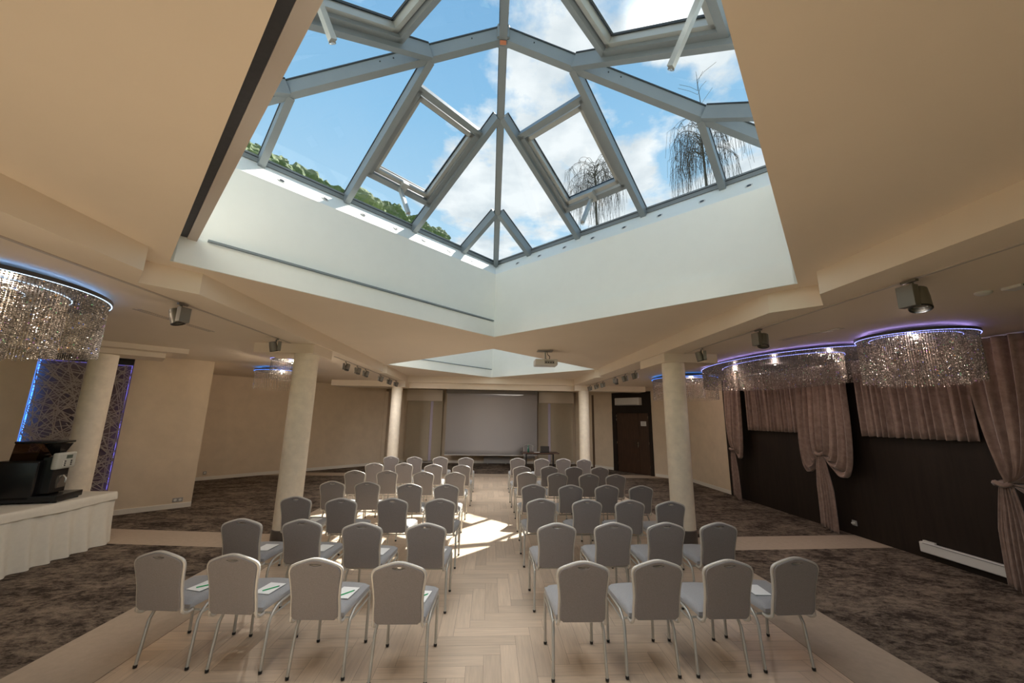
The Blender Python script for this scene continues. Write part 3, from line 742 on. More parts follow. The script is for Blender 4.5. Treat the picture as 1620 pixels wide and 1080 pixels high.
mb = MB(); mb.box((0, -.02, .008), (.34, .24, .016), bev=.003); mb.build('keyboard_base', m_laptop, t)
mb = MB(); mb.box((0, .11, .125), (.34, .012, .23), bev=.003); mb.build('display', m_laptop, t)
mb = MB(); mb.lathe([(.033, 0), (.034, .02), (.034, .15), (.014, .2), (.013, .24)], 16); t = mb.build('water_bottle', m_bottle, loc=(1.50, 15.05, .7185), smooth=50); tag(t, 'small green glass bottle on left end of the presenter desk', 'bottle')
mb = MB(); mb.lathe([(.014, .235), (.015, .255)], 12); mb.build('cap', m_green, t)
mb = MB(); mb.box((0, 0, .006), (.21, .15, .012)); tag(mb.build('papers', m_paper, loc=(1.82, 15.0, .719)), 'small stack of white papers lying on the presenter desk', 'paper')

# ------------------------------------------------------------------ door and air conditioner in the right far wall
ang = math.atan2(Dt.y, Dt.x)     # local +x runs along the wall towards the camera, -y... into the room
def dwall(name, label=None, cat=None, s=0, st=False):
    o = bpy.data.objects.new(name, None); COL.objects.link(o); p = D0+Dt*s; o.location = (p.x, p.y, 0); o.rotation_euler = (0, 0, ang)
    if st: struct(o)
    else: o['label'] = label; o['category'] = cat
    return o
# into the room is local -y? check sign with the normal (-.84,-.54)
inn = -1 if Vector((-math.sin(ang), math.cos(ang))).dot(Vector((-.84, -.54))) < 0 else 1
t = dwall('door_1', s=2.5, st=True)
mb = MB(); mb.box((.0, inn*.02, 2.66), (1.82, .04, .82)); mb.box((-.80, inn*.03, 1.14), (.2, .06, 2.28)); mb.box((.85, inn*.03, 1.14), (.12, .06, 2.28)); mb.box((0, inn*.03, 2.30), (1.8, .06, .06)); mb.build('door_surround', m_dark, t)
mb = MB(); mb.box((-.17, inn*.02, 1.13), (1.02, .04, 2.24), bev=.003); lf = mb.build('door_leaf', m_door, t)
mb = MB(); mb.box((.565, inn*.02, 1.13), (.43, .04, 2.24), bev=.003); lf2 = mb.build('door_leaf', m_door, t)
mb = MB(); mb.box((.29, inn*.045, 1.07), (.03, .01, .2)); mb.tube([(.29, inn*.045, 1.1), (.29, inn*.09, 1.1), (.18, inn*.09, 1.1)], .01, 8); mb.build('door_handle', m_chrome, lf)
for z in (.3, 1.1, 2.0, 2.15): 
    mb = MB(); mb.box((-.695, inn*.045, z), (.03, .02, .09)); mb.build('hinge', m_chrome, lf)
for z in (.3, 1.15, 2.1):
    mb = MB(); mb.box((.79, inn*.045, z), (.025, .02, .09)); mb.build('hinge', m_chrome, lf2)
t = dwall('door_sign', 'small white sign plate on the narrow leaf of the dark double door', 'sign', 3.07)
mb = MB(); mb.box((0, inn*.046, 1.86), (.24, .008, .17)); mb.build('plate', m_white, t)
mb = MB()
for r_, z in ((.16, 1.90), (.12, 1.86), (.15, 1.82)): mb.box((0, inn*.052, z), (r_, .003, .012))
mb.build('printed_lines', m_greyp, t)
t = dwall('air_conditioner', 'white wall-mounted air conditioner above the dark double door', 'air conditioner', 2.48)
mb = MB(); mb.box((0, inn*.15, 2.70), (1.14, .22, .29), bev=.03); mb.build('casing', m_white, t)
mb = MB(); mb.box((0, inn*.24, 2.575), (1.0, .06, .02)); mb.build('air_flap', m_greyp, t)

# ------------------------------------------------------------------ niche with lattice
t = thing('lattice_panel', 'backlit openwork lattice panel of crossing bars in a niche behind the column', 'panel', (wtpt(NR0).x, wtpt(NR0).y, 0), math.atan2(WT.y, WT.x))
W_ = NR1-NR0; z0, z1 = .28, 2.96
mb = MB(); rnd = random.Random(3)
def clipline(ax, az, bx, bz):
    t0, t1 = 0.0, 1.0; dx, dz = bx-ax, bz-az
    for p, q in ((-dx, ax-.012), (dx, W_-.012-ax), (-dz, az-z0), (dz, z1-az)):
        if abs(p) < 1e-9:
            if q < 0: return None
        else:
            r = q/p
            if p < 0: t0 = max(t0, r)
            else: t1 = min(t1, r)
    return None if t0 >= t1 else (ax+dx*t0, az+dz*t0, ax+dx*t1, az+dz*t1)
for i in range(175):
    cx_, cz_ = rnd.uniform(0, W_), rnd.uniform(z0, z1)
    a = R(rnd.choice([25, 38, 52, -25, -38, -52, 68, -70, 90, 12, -14])+rnd.uniform(-7, 7)); ln = rnd.uniform(.4, 1.1)
    q = clipline(cx_-math.cos(a)*ln, cz_-math.sin(a)*ln, cx_+math.cos(a)*ln, cz_+math.sin(a)*ln)
    if q: mb.beam((q[0], .05, q[1]), (q[2], .05, q[3]), .011, .012, Vector((0, 1, 0)))
mb.build('lattice', m_latt, t)
for x, mm in ((.022, m_ledb), (W_-.022, m_ledv)):
    mb = MB(); mb.box((x, .115, (z0+z1)/2), (.012, .07, z1-z0)); mb.build('led_strip', mm, t)
mb = MB(); mb.box((W_/2, .135, z1-.003), (W_-.04, .02, .006)); mb.build('led_strip', m_ledv, t)
mb = MB(); mb.box((W_/2, .04, 3.06), (W_-.01, .08, .19)); mb.build('header_board', m_foot, t)

# ------------------------------------------------------------------ sockets
def socket(loc, rz, label, n=2):
    t = thing('wall_socket', label, 'socket', loc, rz)
    mb = MB(); mb.box((0, -.006, 0), (.085*n, .012, .085), bev=.004); mb.build('plate', m_greyp, t)
    for i in range(n):
        mb = MB(); mb.lathe([(.026, 0), (.026, .004)], 16, M=Matrix.Translation(((i-(n-1)/2)*.08, -.012, 0)) @ Matrix.Rotation(PI/2, 4, 'X')); mb.build('outlet', m_white, t)
a = math.atan2(WT.y, WT.x); p = wtpt(-.24, -.001); socket((p.x, p.y, .17), a, 'grey double wall socket above the baseboard by the left wall corner')
d2 = (W2b-W2a).normalized(); p = Vector((-8.62, 12.62)); socket((p.x+.02, p.y-.02, .22), math.atan2(d2.y, d2.x), 'small wall socket low on the far left wall', 1)
t = thing('wall_socket', 'grey socket with a plug low on the dark wall beside the tied curtain', 'socket', (XW-.041, 7.13, .22), -PI/2)
mb = MB(); mb.box((0, -.012, 0), (.09, .02, .09), bev=.006); mb.build('plate', m_greyp, t)
mb = MB(); mb.lathe([(.02, 0), (.022, .035), (.012, .05)], 12, M=Matrix.Translation((0, -.02, 0)) @ Matrix.Rotation(PI/2, 4, 'X')); mb.build('plug', m_white, t)

# ------------------------------------------------------------------ convector heater on the dark wall
t = thing('convector_heater', 'long low cream convector heater on the dark panelled wall', 'heater', (XW-.041, 5.2, 0))
mb = MB(); mb.box((-.045, 0, .175), (.07, 1.62, .15), bev=.02); mb.build('casing', m_white, t)
mb = MB(); mb.box((-.045, .68, .262), (.04, .16, .03), bev=.005); mb.build('control_box', m_white, t)
mb = MB(); mb.box((-.083, 0, .235), (.004, 1.5, .012)); mb.build('air_slot', m_greyp, t)

# ------------------------------------------------------------------ curtains
def valance(y0, y1, z0, label):
    L_ = y1-y0; n = int(L_*9)
    def f(u, v):
        y = y0+L_*u; z = z0+(ZO-.035-z0)*v
        ph = u*n*2*PI+.8*math.sin(u*17)+.3*math.sin(v*2)
        x = XW-.13+.048*math.sin(ph)+.014*math.sin(ph*2.3+1)+.012*noise.noise(Vector((u*9, v*2, 0)))
        return (x, y, z+.006*math.sin(ph))
    mb = MB(); mb.grid(f, 300, 10); o = mb.build('valance_curtain', m_curt, smooth=80)
    s = o.modifiers.new('s', 'SOLIDIFY'); s.thickness = .006; s.offset = 0
    return tag(o, label, 'curtain')
valance(7.95, 9.66, 1.8, 'short pleated brown velvet curtain between the two tied drapes')
valance(4.98, 6.60, 1.8, 'short pleated brown velvet curtain right of the middle tied drape')
def drape(y, w_, zk, label, sag=.55, tail_to=.05, off=0, tailw=.17, yk=None, folds=9, seed=1, far=1.0, nearb=1.0):
    """floor-length drape gathered by a tie at zk; y centre, w_ full width at the top"""
    rn = random.Random(seed); yk = y if yk is None else yk
    x0 = XW-.24+off
    t = thing('tied_curtain', label, 'curtain', (x0, yk, 0))
    def f(u, v):
        s = (u-.5)*2
        sg = sag*min(1, abs(s)**1.3*1.05)
        bl_ = far if s > 0 else nearb          # how far this side swings out below
        P0 = Vector((y-yk+s*w_/2, ZO-.035)); P1 = Vector((y-yk+s*w_*(.5+.06*bl_), zk+.35)); P2 = Vector(((y-yk)*(.8 if bl_ > .5 else .5)+s*w_*.62*bl_, zk-sg*2.3*bl_)); P3 = Vector((s*.05, zk+.02))
        a = v; b = 1-v
        q = P0*b**3+P1*3*b*b*a+P2*3*b*a*a+P3*a**3
        ph = s*folds*PI
        amp = .07*(1-.45*v)
        x = -amp*math.sin(ph)-.014*math.sin(ph*2.7+seed)-.10*math.sin(v*PI)*(1-abs(s)*.4)
        # horizontal swag creases near the tie
        x -= .02*max(0, v-.45)*math.sin(v*34+abs(s)*7)
        return (x, q.x, q.y)
    mb = MB(); mb.grid(f, 150, 44); o = mb.build('gathered_cloth', m_curt, t, smooth=80)
    sm_ = o.modifiers.new('s', 'SOLIDIFY'); sm_.thickness = .006; sm_.offset = 0
    def g(u, v):
        s = (u-.5)*2; z = zk-(zk-tail_to)*v
        wid = .05+(tailw-.05)*min(1, v*2.2)**.7
        ph = s*5*PI
        return (-.05-.03*math.sin(ph)*(.4+.6*v)-.01*math.sin(ph*2.2), s*wid+.02*math.sin(v*3+seed), z+.05*s*(v))
    mb = MB(); mb.grid(g, 90, 24); o = mb.build('tail', m_curt, t, smooth=80)
    sm_ = o.modifiers.new('s', 'SOLIDIFY'); sm_.thickness = .006; sm_.offset = 0
    mb = MB(); mb.tube([(-.05+.07*math.cos(a), .075*math.sin(a), zk+.015*math.sin(a*3)) for a in [i*2*PI/24 for i in range(24)]], .028, 8, closed=True); mb.build('tie', m_curt, t, smooth=80)
drape(10.08, .72, 1.28, 'narrow brown velvet drape tied at the far end of the dark wall', sag=.30, folds=4, seed=2, yk=10.17, tailw=.12, far=.15)
drape(7.27, 1.12, 1.42, 'large brown velvet drape gathered in a swag in the middle of the dark wall', sag=.48, folds=8, seed=3, yk=7.42, tail_to=.03)
drape(4.10, 1.50, 1.30, 'brown velvet drape tied at the near end of the dark wall', sag=.5, folds=9, seed=5, yk=4.70, tail_to=.03, tailw=.14, far=.12)
mb = MB(); mb.box((XW-.15, 7.0, ZO-.012), (.03, 8.2, .02)); tag(mb.build('curtain_rail', m_white), 'white curtain rail along the ceiling above the brown curtains', 'rail')

# ------------------------------------------------------------------ chandeliers
def ell(cx_, cy_, rx, ry, n, a0=0, a1=2*PI): return [(cx_+rx*math.cos(a0+(a1-a0)*i/n), cy_+ry*math.sin(a0+(a1-a0)*i/n)) for i in range(n)]
def beads(mb, x, y, ztop, zbot, r=.0055, step=.0165, rn=random):
    z = ztop
    while z > zbot:
        o = len(mb.v); 
        a = rn.random()*1.57; c, s_ = r*math.cos(a), r*math.sin(a); jx, jy, jz = (rn.random()-.5)*r*.7, (rn.random()-.5)*r*.7, (rn.random()-.5)*r*.5
        mb.v += [(x+c, y+s_, z+jz), (x-s_, y+c, z-jz), (x-c, y-s_, z+jz), (x+s_, y-c, z-jz), (x+jx, y+jy, z+r*1.2), (x-jx, y-jy, z-r*1.2)]
        mb.f += [(o, o+1, o+4), (o+1, o+2, o+4), (o+2, o+3, o+4), (o+3, o, o+4), (o+1, o, o+5), (o+2, o+1, o+5), (o+3, o+2, o+5), (o, o+3, o+5)]
        mb.mi += [0]*8; z -= step
def chandelier(label, cx_, cy_, rings, zbase=3.10, led=m_ledw, step=.0185, gap=.055, bulbs=((0, 0),), power=30, br=.0078, bcol=(1, .80, .60)):
    """rings: (rx, ry, strand spacing, drop)"""
    t = thing('chandelier', label, 'chandelier', (cx_, cy_, zbase), group='crystal chandeliers')
    rx, ry = rings[0][:2]; n = 72
    mb = MB(); mb.prism(ell(0, 0, rx+.03, ry+.03, n), 0, ZO-zbase-gap); o = mb.build('canopy', m_canopy, t, smooth=30)
    mb = MB(); mb.prism(ell(0, 0, rx*.5, ry*.5, 32), ZO-zbase-gap, ZO-zbase+.0005); mb.build('ceiling_mount', m_canopy, t)
    mb = MB(); mb.tube([(x, y, ZO-zbase-gap+.006) for x, y in ell(0, 0, rx-.07, ry-.07, n)], .005, 6, closed=True); mb.build('glow_strip', {m_ledw.name: m_gloww, m_ledp.name: m_glowp, m_ledb.name: m_glowb}[led.name], o)
    rn = random.Random(int(abs(cx_*100)+cy_*10))
    for k, (ax, ay, sp_, drop) in enumerate(rings):
        per = PI*(3*(ax+ay)-math.sqrt((3*ax+ay)*(ax+3*ay)))
        mb = MB(); mb.tube([(x, y, -.002) for x, y in ell(0, 0, ax+.012, ay+.012, n)], .007, 6, closed=True); mb.build('rim', m_canopy, t, smooth=60)
        mb = MB(); nd = int(per/.036); vs = []
        # LED tape: one ribbon, lit in dots
        mb.tube([(x, y, -.002) for x, y in ell(0, 0, ax+.022, ay+.022, nd*2)], .0055, 5, closed=True, taper=[1, .45]*nd)
        mb.build('led_strip', led, t)
        mb = MB(); ns = int(per/sp_)
        for i in range(ns):
            a = 2*PI*i/ns
            beads(mb, ax*math.cos(a), ay*math.sin(a), -.01, -drop+rn.uniform(-.01, .01), step=step, rn=rn, r=br)
        o = mb.build('bead_fringe', m_crys, t, fix=False); o['kind'] = 'stuff'
    for bx_, by_ in bulbs:
        mb = MB(); mb.lathe([(.02, -.005), (.02, -.03), (.012, -.035)], 12); b = mb.build('bulb', m_lens, t, loc=(bx_, by_, 0))
        ld = bpy.data.lights.new('bulb', 'POINT'); ld.energy = power; ld.color = bcol; ld.shadow_soft_size = .022
        lo_ = bpy.data.objects.new('bulb_light', ld); COL.objects.link(lo_); lo_.parent = t; lo_.location = (bx_, by_, -.07)
    return t
chandelier('large round crystal bead chandelier on the left, nearest the camera', -4.78, 3.42, [(1.0, 1.0, .025, .54), (.72, .72, .027, .58), (.42, .42, .034, .62)], bulbs=((.5, 0), (-.25, .45), (-.25, -.45)), power=17)
chandelier('round crystal bead chandelier with violet lights near the curtains on the right', 5.40, 4.48, [(.54, .54, .021, .56), (.40, .40, .025, .60)], led=m_ledp, bulbs=((.15, .1), (-.15, -.1)), power=8, bcol=(1, .74, .62))
chandelier('long curved crystal bead chandelier in front of the brown curtains', 5.44, 6.95, [(.98, 1.85, .024, .40), (.62, 1.3, .032, .44)], zbase=3.12, led=m_ledp, step=.019, bulbs=((0, -1.2), (0, 0), (0, 1.2)), power=9, bcol=(1, .74, .62))
chandelier('crystal bead chandelier with blue light behind the right column', 5.20, 10.0, [(.75, .95, .035, .55), (.45, .6, .045, .5)], led=m_ledb, step=.024, bulbs=((0, -.4), (0, .4)), power=17, bcol=(1, .76, .62))
chandelier('small crystal bead chandelier just left of the left column', -4.22, 8.25, [(.26, .62, .045, .40)], led=m_ledp, step=.024)
chandelier('small crystal chandelier furthest back on the left', -5.55, 10.4, [(.60, .60, .06, .46)], led=m_ledb, step=.026)

# ------------------------------------------------------------------ ceiling tracks and spotlights
def track(x, y0, y1, label):
    mb = MB(); mb.box((x, (y0+y1)/2, ZO-.004), (.03, y1-y0, .010)); return tag(mb.build('lighting_track', m_bar), label, 'track')
track(-3.38, .2, 6.47, 'ceiling lighting track left of the near skylight'); track(3.42, .2, 6.47, 'ceiling lighting track right of the near skylight')
track(-3.22, 7.9, 13.3, 'ceiling lighting track left of the far skylight'); track(3.5, 8.0, 13.5, 'ceiling lighting track right of the far skylight')
def make_spot(label):
    t = thing('track_spotlight', label, 'spotlight', group='track spotlights')
    mb = MB(); mb.box((-.02, 0, -.012), (.03, .10, .018), bev=.003); mb.tube([(0, 0, -.02), (0, 0, -.06)], .012, 8); mb.build('adapter', m_spot, t, smooth=40)
    mb = MB(); mb.box((-.055, 0, -.13), (.055, .11, .16), bev=.004); mb.build('driver_box', m_spot, t)
    H_ = Matrix.Translation((.035, 0, -.135)) @ Matrix.Rotation(R(14), 4, 'Y') @ Matrix.Rotation(R(-10), 4, 'X')
    mb = MB(); mb.lathe([(.050, .075), (.056, .07), (.062, .0), (.064, -.085), (.056, -.09), (.052, -.07)], 28, M=H_); h_ = mb.build('lamp_head', m_spot, t, smooth=40)
    mb = MB(); mb.tube([tuple(H_ @ Vector((.059*math.cos(a), .059*math.sin(a), -.09))) for a in [i*2*PI/28 for i in range(28)]], .007, 6, closed=True); mb.build('lens_ring', m_foot, h_, smooth=60)
    mb = MB(); mb.lathe([(.052, -.074), (.03, -.05), (.01, -.045)], 24, M=H_); mb.build('reflector', m_lens, h_, smooth=60)
    return t
SP = [(-3.38, 4.17, 165, 1.0, 'dark grey track spotlight left of the near skylight, nearest the camera'), (-3.38, 6.05, -150, .9, 'dark grey track spotlight just in front of the left column'),
      (-3.22, 8.58, 25, .85, 'track spotlight on the far left track, nearest of six'), (-3.22, 9.32, 25, .85, 'track spotlight on the far left track, second of six'), (-3.22, 9.94, 10, .85, 'track spotlight on the far left track, third of six'),
      (-3.22, 11.3, 0, .85, 'track spotlight on the far left track, fourth of six'), (-3.22, 12.3, -10, .85, 'track spotlight on the far left track, fifth of six'), (-3.22, 13.15, -10, .85, 'track spotlight on the far left track, last of six'),
      (3.42, 2.77, 5, 1.1, 'large track spotlight at the right, nearest the camera'), (3.42, 4.56, 5, 1.0, 'track spotlight right of the near skylight, second from the camera'), (3.42, 5.94, 150, .9, 'small track spotlight just in front of the right column'),
      (3.5, 9.05, 150, .85, 'track spotlight on the far right track, nearest of six'), (3.5, 9.75, 150, .85, 'track spotlight on the far right track, second of six'), (3.5, 10.5, 30, .85, 'track spotlight on the far right track, third of six'),
      (3.5, 11.75, 160, .85, 'track spotlight on the far right track, fourth of six'), (3.5, 12.45, 160, .85, 'track spotlight on the far right track, fifth of six'), (3.5, 13.3, 160, .85, 'track spotlight on the far right track, last of six')]
proto_s = None
for x, y, rz, s_, lab in SP:
    if proto_s is None: proto_s = make_spot(lab); o = proto_s; o.location = (x, y, ZO-.01); o.rotation_euler = (0, 0, R(rz))
    else: o = dup(proto_s, (x, y, ZO-.01), R(rz), lab)
    o.scale = (s_,)*3
    if y < 8 or y < 12.4:  # added fill lamp under the unlit fitting, to brighten the room
        ld = bpy.data.lights.new('spotlight', 'SPOT'); ld.energy = FAR_FILL_W*1.15 if y > 8 else NEAR_FILL_W; ld.color = (1, .94, .91); ld.shadow_soft_size = .05; ld.spot_size = R(120); ld.spot_blend = 1
        q = bpy.data.objects.new('spotlight_lamp', ld); COL.objects.link(q); q.location = (x, y, ZO-.30)
        q.rotation_euler = (Vector((.35 if x > 0 else -.35, -.8, .9)) if y > 8 else Vector((-.7 if x > 0 else .7, -.15, .7))).to_track_quat('Z', 'Y').to_euler()
# smoke detector, vent and slots
mb = MB(); mb.lathe([(.055, 0), (.055, -.015), (.03, -.03)], 20); tag(mb.build('smoke_detector', m_white, loc=(4.37, 3.0, ZO), smooth=40), 'round white smoke detector on the ceiling at the right', 'detector')
t = thing('ceiling_sensor', 'flat ceiling sensor with dark holes at the right edge', 'sensor', (4.45, 2.83, ZO))
mb = MB(); mb.box((0, 0, -.012), (.13, .13, .024), bev=.006); mb.build('housing', m_white, t)
for i in range(3):
    mb = MB(); mb.box((.035*(i-1), -.066, -.012), (.02, .004, .012)); mb.build('hole', m_foot, t)
for x0, y0, x1, y1, lab in ((-4.14, 4.5, -4.12, 5.7, 'flush slot air diffuser in the ceiling left of the near skylight'), (4.38, 4.4, 4.2, 5.2, 'flush slot air diffuser in the ceiling right of the near skylight')):
    mb = MB()
    for o_ in (-.03, .03): mb.beam((x0+o_, y0, ZO-.004), (x1+o_, y1, ZO-.004), .03, .004, Vector((0, 0, 1)))
    tag(mb.build('air_diffuser', m_bar), lab, 'vent')
# projector
t = thing('projector', 'white ceiling projector hanging between the two skylights', 'projector', (1.13, 7.85, ZC))
mb = MB(); mb.box((-.01, 0, -.008), (.32, .2, .016)); mb.build('ceiling_plate', m_greyp, t)
mb = MB(); mb.tube([(0, 0, -.01), (0, 0, -.19)], .016, 10); mb.tube([(0, .0, -.17), (.07, 0, -.19)], .008, 6); mb.build('mount_pole', m_alu2, t)
mb = MB(); mb.tube(smoothpath([(.03, 0, -.01), (.05, .0, -.08), (.09, .0, -.12), (.08, 0, -.19)], 5), .007, 6); mb.build('cable', m_foot, t)
mb = MB(); mb.box((0, 0, -.262), (.47, .34, .13), bev=.03); b = mb.build('casing', m_white, t)
mb = MB(); mb.box((.06, -.171, -.262), (.2, .006, .07)); mb.build('connector_panel', m_greyp, b)
for x in (-.01, .04, .09, .14): 
    mb = MB(); mb.box((x, -.176, -.27), (.028, .006, .02)); mb.build('port', m_foot, b)
mb = MB(); mb.lathe([(.05, 0), (.05, .03), (.04, .035)], 20, M=Matrix.Translation((-.1, .17, -.262)) @ Matrix.Rotation(-PI/2, 4, 'X')); mb.build('lens', m_foot, b)

# ------------------------------------------------------------------ buffet table with coffee machine
tx0, tx1, ty0, ty1 = -6.74, -5.97, 4.7, 6.82; th = .75
t = thing('buffet_table', 'long buffet table hidden under a cream cloth by the left wall', 'table', ((tx0+tx1)/2, (ty0+ty1)/2, 0))
hx, hy = (tx1-tx0)/2-.01, (ty1-ty0)/2-.01
mb = MB(); mb.box((0, 0, th-.018), (2*hx, 2*hy, .03)); mb.build('tabletop', m_desk, t)
for sx in (-1, 1):
    for sy in (-1, 1):
        mb = MB(); mb.box((sx*(hx-.05), sy*(hy-.05), (th-.035)/2), (.04, .04, th-.035)); mb.build('leg', m_foot, t)
t = thing('tablecloth', 'cream tablecloth with a pleated skirt draped over the buffet table', 'tablecloth', ((tx0+tx1)/2, (ty0+ty1)/2, 0))
def loop(off, n=400, rad=.03):
    X, Y = hx+off, hy+off; per = 4*(X+Y); out = []
    for i in range(n):
        s = per*i/n
        if s < 2*X: p, nn = (-X+s, -Y), (0, -1)
        elif s < 2*X+2*Y: p, nn = (X, -Y+s-2*X), (1, 0)
        elif s < 4*X+2*Y: p, nn = (X-(s-2*X-2*Y), Y), (0, 1)
        else: p, nn = (-X, Y-(s-4*X-2*Y)), (-1, 0)
        out.append((p, nn, s))
    return out
mb = MB(); Lp = loop(.012); nL_ = len(Lp); vs = []; fs = []; NV = 10
for j in range(NV+1):
    v = j/NV
    for (p, nn, s) in Lp:
        a = .004+.085*v**.8*(.5+.5*math.sin(s*2*PI/.27+1.1*math.sin(s*3.1))) + .05*v*v
        vs.append((p[0]+nn[0]*a, p[1]+nn[1]*a, th-.02-(th-.03)*v))
for j in range(NV):
    for i in range(nL_): fs.append((j*nL_+i, j*nL_+(i+1) % nL_, (j+1)*nL_+(i+1) % nL_, (j+1)*nL_+i))
mb.add(vs, fs); o = mb.build('skirt', m_cloth, t, smooth=80)
mb = MB(); vs = []; fs = []
rows = [(-.02, th+.0035), (.010, th+.003), (.024, th-.012), (.03, th-.06), (.036, th-.115)]
for off, z in rows:
    for (p, nn, s) in Lp:
        w1 = .006*math.sin(s*7) if z < th-.03 else 0
        cor = 1+.0
        vs.append((p[0]*(1+0)+nn[0]*(off+w1), p[1]+nn[1]*(off+w1), z+(.008*math.sin(s*5) if z < th-.1 else 0)))
for j in range(len(rows)-1):
    for i in range(nL_): fs.append((j*nL_+i, j*nL_+(i+1) % nL_, (j+1)*nL_+(i+1) % nL_, (j+1)*nL_+i))
mb.add(vs, fs); mb.add([(-hx, -hy, th+.003), (hx, -hy, th+.003), (hx, hy, th+.003), (-hx, hy, th+.003)], [(0, 1, 2, 3)]); mb.build('top_cover', m_cloth, t, smooth=60)
# coffee machine
t = thing('coffee_machine', 'black bean-to-cup coffee machine with grey control panel on the cream table', 'coffee machine', (-6.40, 6.10, th+.004), R(15))
mb = MB(); mb.box((-.13, 0, .30), (.44, .50, .54), bev=.03); mb.build('body', m_black, t, smooth=40)
mb = MB(); mb.box((.02, 0, .06), (.68, .50, .08), bev=.01); b = mb.build('drip_tray', m_black, t)
for x in (-.28, .32):
    for y in (-.2, .2):
        mb = MB(); mb.lathe([(.025, 0), (.025, .025)], 12, M=Matrix.Translation((x, y, 0))); mb.build('foot', m_black, b)
mb = MB(); mb.box((.14, -.02, .36), (.14, .30, .50), bev=.012); mb.build('column', m_black, t)
mb = MB(); mb.box((.215, .03, .26), (.01, .16, .17)); mb.build('steel_plate', m_chrome, t)
mb = MB(); mb.tube([(.22, .02, .34), (.26, .02, .30), (.26, .02, .24)], .012, 8); mb.build('spout', m_chrome, t, smooth=50)
mb = MB(); mb.box((.235, -.05, .555), (.07, .36, .23), bev=.03); pn = mb.build('control_panel', mat('panel_plastic', (.50, .52, .48), .35), t, smooth=40)
mb = MB(); mb.box((.2705, -.02, .605), (.006, .11, .05)); mb.build('display', m_lcd, pn)
for cy_, mm in ((-.12, m_white), (-.085, m_foot), (.03, m_foot)):
    for i in range(3):
        mb = MB(); mb.box((.272, cy_, .545-.028*i), (.006, .022, .018)); mb.build('button', mm, pn)
def frustum(mb, x0, x1, y0, y1, z0, X0, X1, Y0, Y1, z1, cap=False):
    fs = [(0, 1, 5, 4), (1, 2, 6, 5), (2, 3, 7, 6), (3, 0, 4, 7)]+([(3, 2, 1, 0), (4, 5, 6, 7)] if cap else [])
    mb.add([(x0, y0, z0), (x1, y0, z0), (x1, y1, z0), (x0, y1, z0), (X0, Y0, z1), (X1, Y0, z1), (X1, Y1, z1), (X0, Y1, z1)], fs); return mb
hp = frustum(MB(), -.26, .02, -.20, .04, .57, -.24, .05, -.20, .06, .80).build('bean_hopper', m_hopper, t)
mb = MB(); mb.box((-.12, -.08, .62), (.26, .22, .09)); mb.build('coffee_beans', mat('coffee_bean', (.05, .025, .014), .5), hp)
frustum(MB(), .08, .16, -.04, .04, .62, .02, .20, -.12, .12, .79, True).build('funnel', m_black, hp)
mb = MB(); mb.box((-.02, -.03, .815), (.46, .36, .03), bev=.012); mb.build('lid', m_black, hp, smooth=40)

# ------------------------------------------------------------------ outside: trees beyond the glass roof
mb = MB(); mb.quad((-120, -120, -.6), (120, -120, -.6), (120, 120, -.6), (-120, 120, -.6)); struct(mb.build('ground', m_ground))
def crown(r, sub=4, seed=0, sz=1):
    bm = bmesh.new(); bmesh.ops.create_icosphere(bm, subdivisions=sub, radius=r)
    for v in bm.verts:
        n_ = noise.fractal(v.co*.9/sz+Vector((seed*7.3, 0, 0)), 1, 2, 4)
        n3 = noise.noise(v.co*5.0+Vector((0, seed*3, 0)))
        v.co *= 1+.22*n_+.09*n3
        v.co.z *= .85
    vs = [v.co[:] for v in bm.verts]; fs = [[v.index for v in f.verts] for f in bm.faces]; bm.free(); return vs, fs
tl = [(-38, 30.3, 3.4), (-33.5, 29.7, 3.2), (-29.3, 29.0, 3.0), (-25.6, 28.0, 2.8), (-20.8, 28.4, 2.6), (-17, 27.7, 2.7), (-13.6, 26.6, 2.4), (-9.6, 25.6, 1.7)]
lt = ['left edge of the skylight', 'second', 'third', 'fourth', 'fifth', 'sixth', 'seventh', 'last, rightmost']
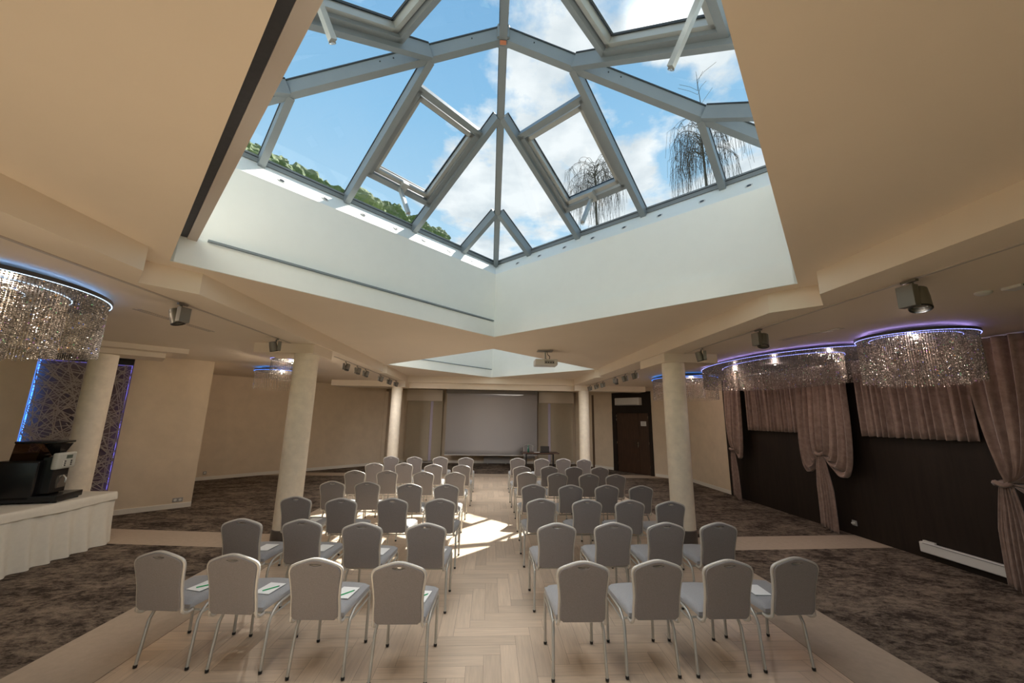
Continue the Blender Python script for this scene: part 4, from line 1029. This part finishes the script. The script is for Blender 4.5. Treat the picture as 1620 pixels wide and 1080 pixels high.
for i, (az, e_, r) in enumerate(tl):
    D = (25, 35, 45, 56)[i % 4]; r *= D/36; e_ += 1.3; top = CAMH+D*math.tan(R(e_)); x, y = D*math.sin(R(az)), D*math.cos(R(az))
    t = thing('tree', 'leafy green tree top seen through the left glass, %s' % (('at the '+lt[i]) if i == 0 else lt[i]+' from the left'), 'tree', (x, y, -.6), group='trees beyond the skylight')
    mb = MB(); v_, f_ = crown(r, 5, i); mb.add(v_, f_, M=Matrix.Translation((0, 0, top+.6-r*.88))); v_, f_ = crown(r*.6, 4, i+20); mb.add(v_, f_, M=Matrix.Translation((r*.3, .3, top+.6-r*1.3)))
    mb.build('crown', m_leaf, t)
    mb = MB(); mb.tube([(0, 0, 0), (.1, 0, (top-r)*.5), (0, 0, top-r*.8)], .3, 10, taper=[1, .7, .4]); mb.build('trunk', m_bark, t)
def birch(az, D, e_trunk, e_top, label, spread, seed, shoot=None):
    rn = random.Random(seed); x, y = D*math.sin(R(az)), D*math.cos(R(az)); top = CAMH+.6+D*math.tan(R(e_top))
    t = thing('birch_tree', label, 'tree', (x, y, -.6), -R(az))
    mb = MB(); mb.tube([(0, 0, 0), (.05, 0, top*.5), (-.03, 0, top*.97)], .15, 8, taper=[1.3, .9, .3]); mb.build('trunk', m_bark, t)
    mb = MB()
    for i in range(80):
        a = rn.uniform(0, 2*PI); l = spread*rn.uniform(.35, 1); z0 = top*rn.uniform(.86, .985)
        dx, dy = math.cos(a)*l, math.sin(a)*l; drop = rn.uniform(.8, 2.1)*spread/1.3
        pts = [(0, 0, z0), (dx*.45, dy*.45, z0+.22*spread), (dx*.85, dy*.85, z0+.02), (dx, dy, z0-drop*.45), (dx*1.05+rn.uniform(-.1, .1), dy*1.05, z0-drop)]
        mb.tube(smoothpath(pts, 4), .018, 4, taper=[1-.85*k/16 for k in range(17)])
        for k in range(4):
            b = Vector(pts[2])+Vector((rn.uniform(-.5, .5), rn.uniform(-.5, .5), 0)); mb.tube([Vector(pts[2]), b+Vector((0, 0, -.5)), b+Vector((rn.uniform(-.3, .3), 0, -rn.uniform(1.2, 3.2)))], .009, 3)
    if shoot:
        zt_ = CAMH+.6+D*math.tan(R(shoot))
        mb.tube([(0, 0, top*.95), (.1, 0, top*1.05), (0, 0, zt_)], .04, 4, taper=[1, .6, .2])
        for k in range(7): 
            z = top+(zt_-top)*rn.uniform(.2, .8); dx = rn.uniform(-1.2, 1.3); mb.tube([(0, 0, z), (dx*.4, 0, z+.5), (dx, 0, z+rn.uniform(.7, 1.4))], .013, 3)
    mb.build('branches', m_bark, t)
birch(16.4, 27, 28, 36.3, 'bare drooping birch seen through the right opening sash', 2.3, 4)
birch(32.4, 25, 30, 38.2, 'bare drooping birch seen through the right side of the skylight', 2.4, 9, shoot=43)
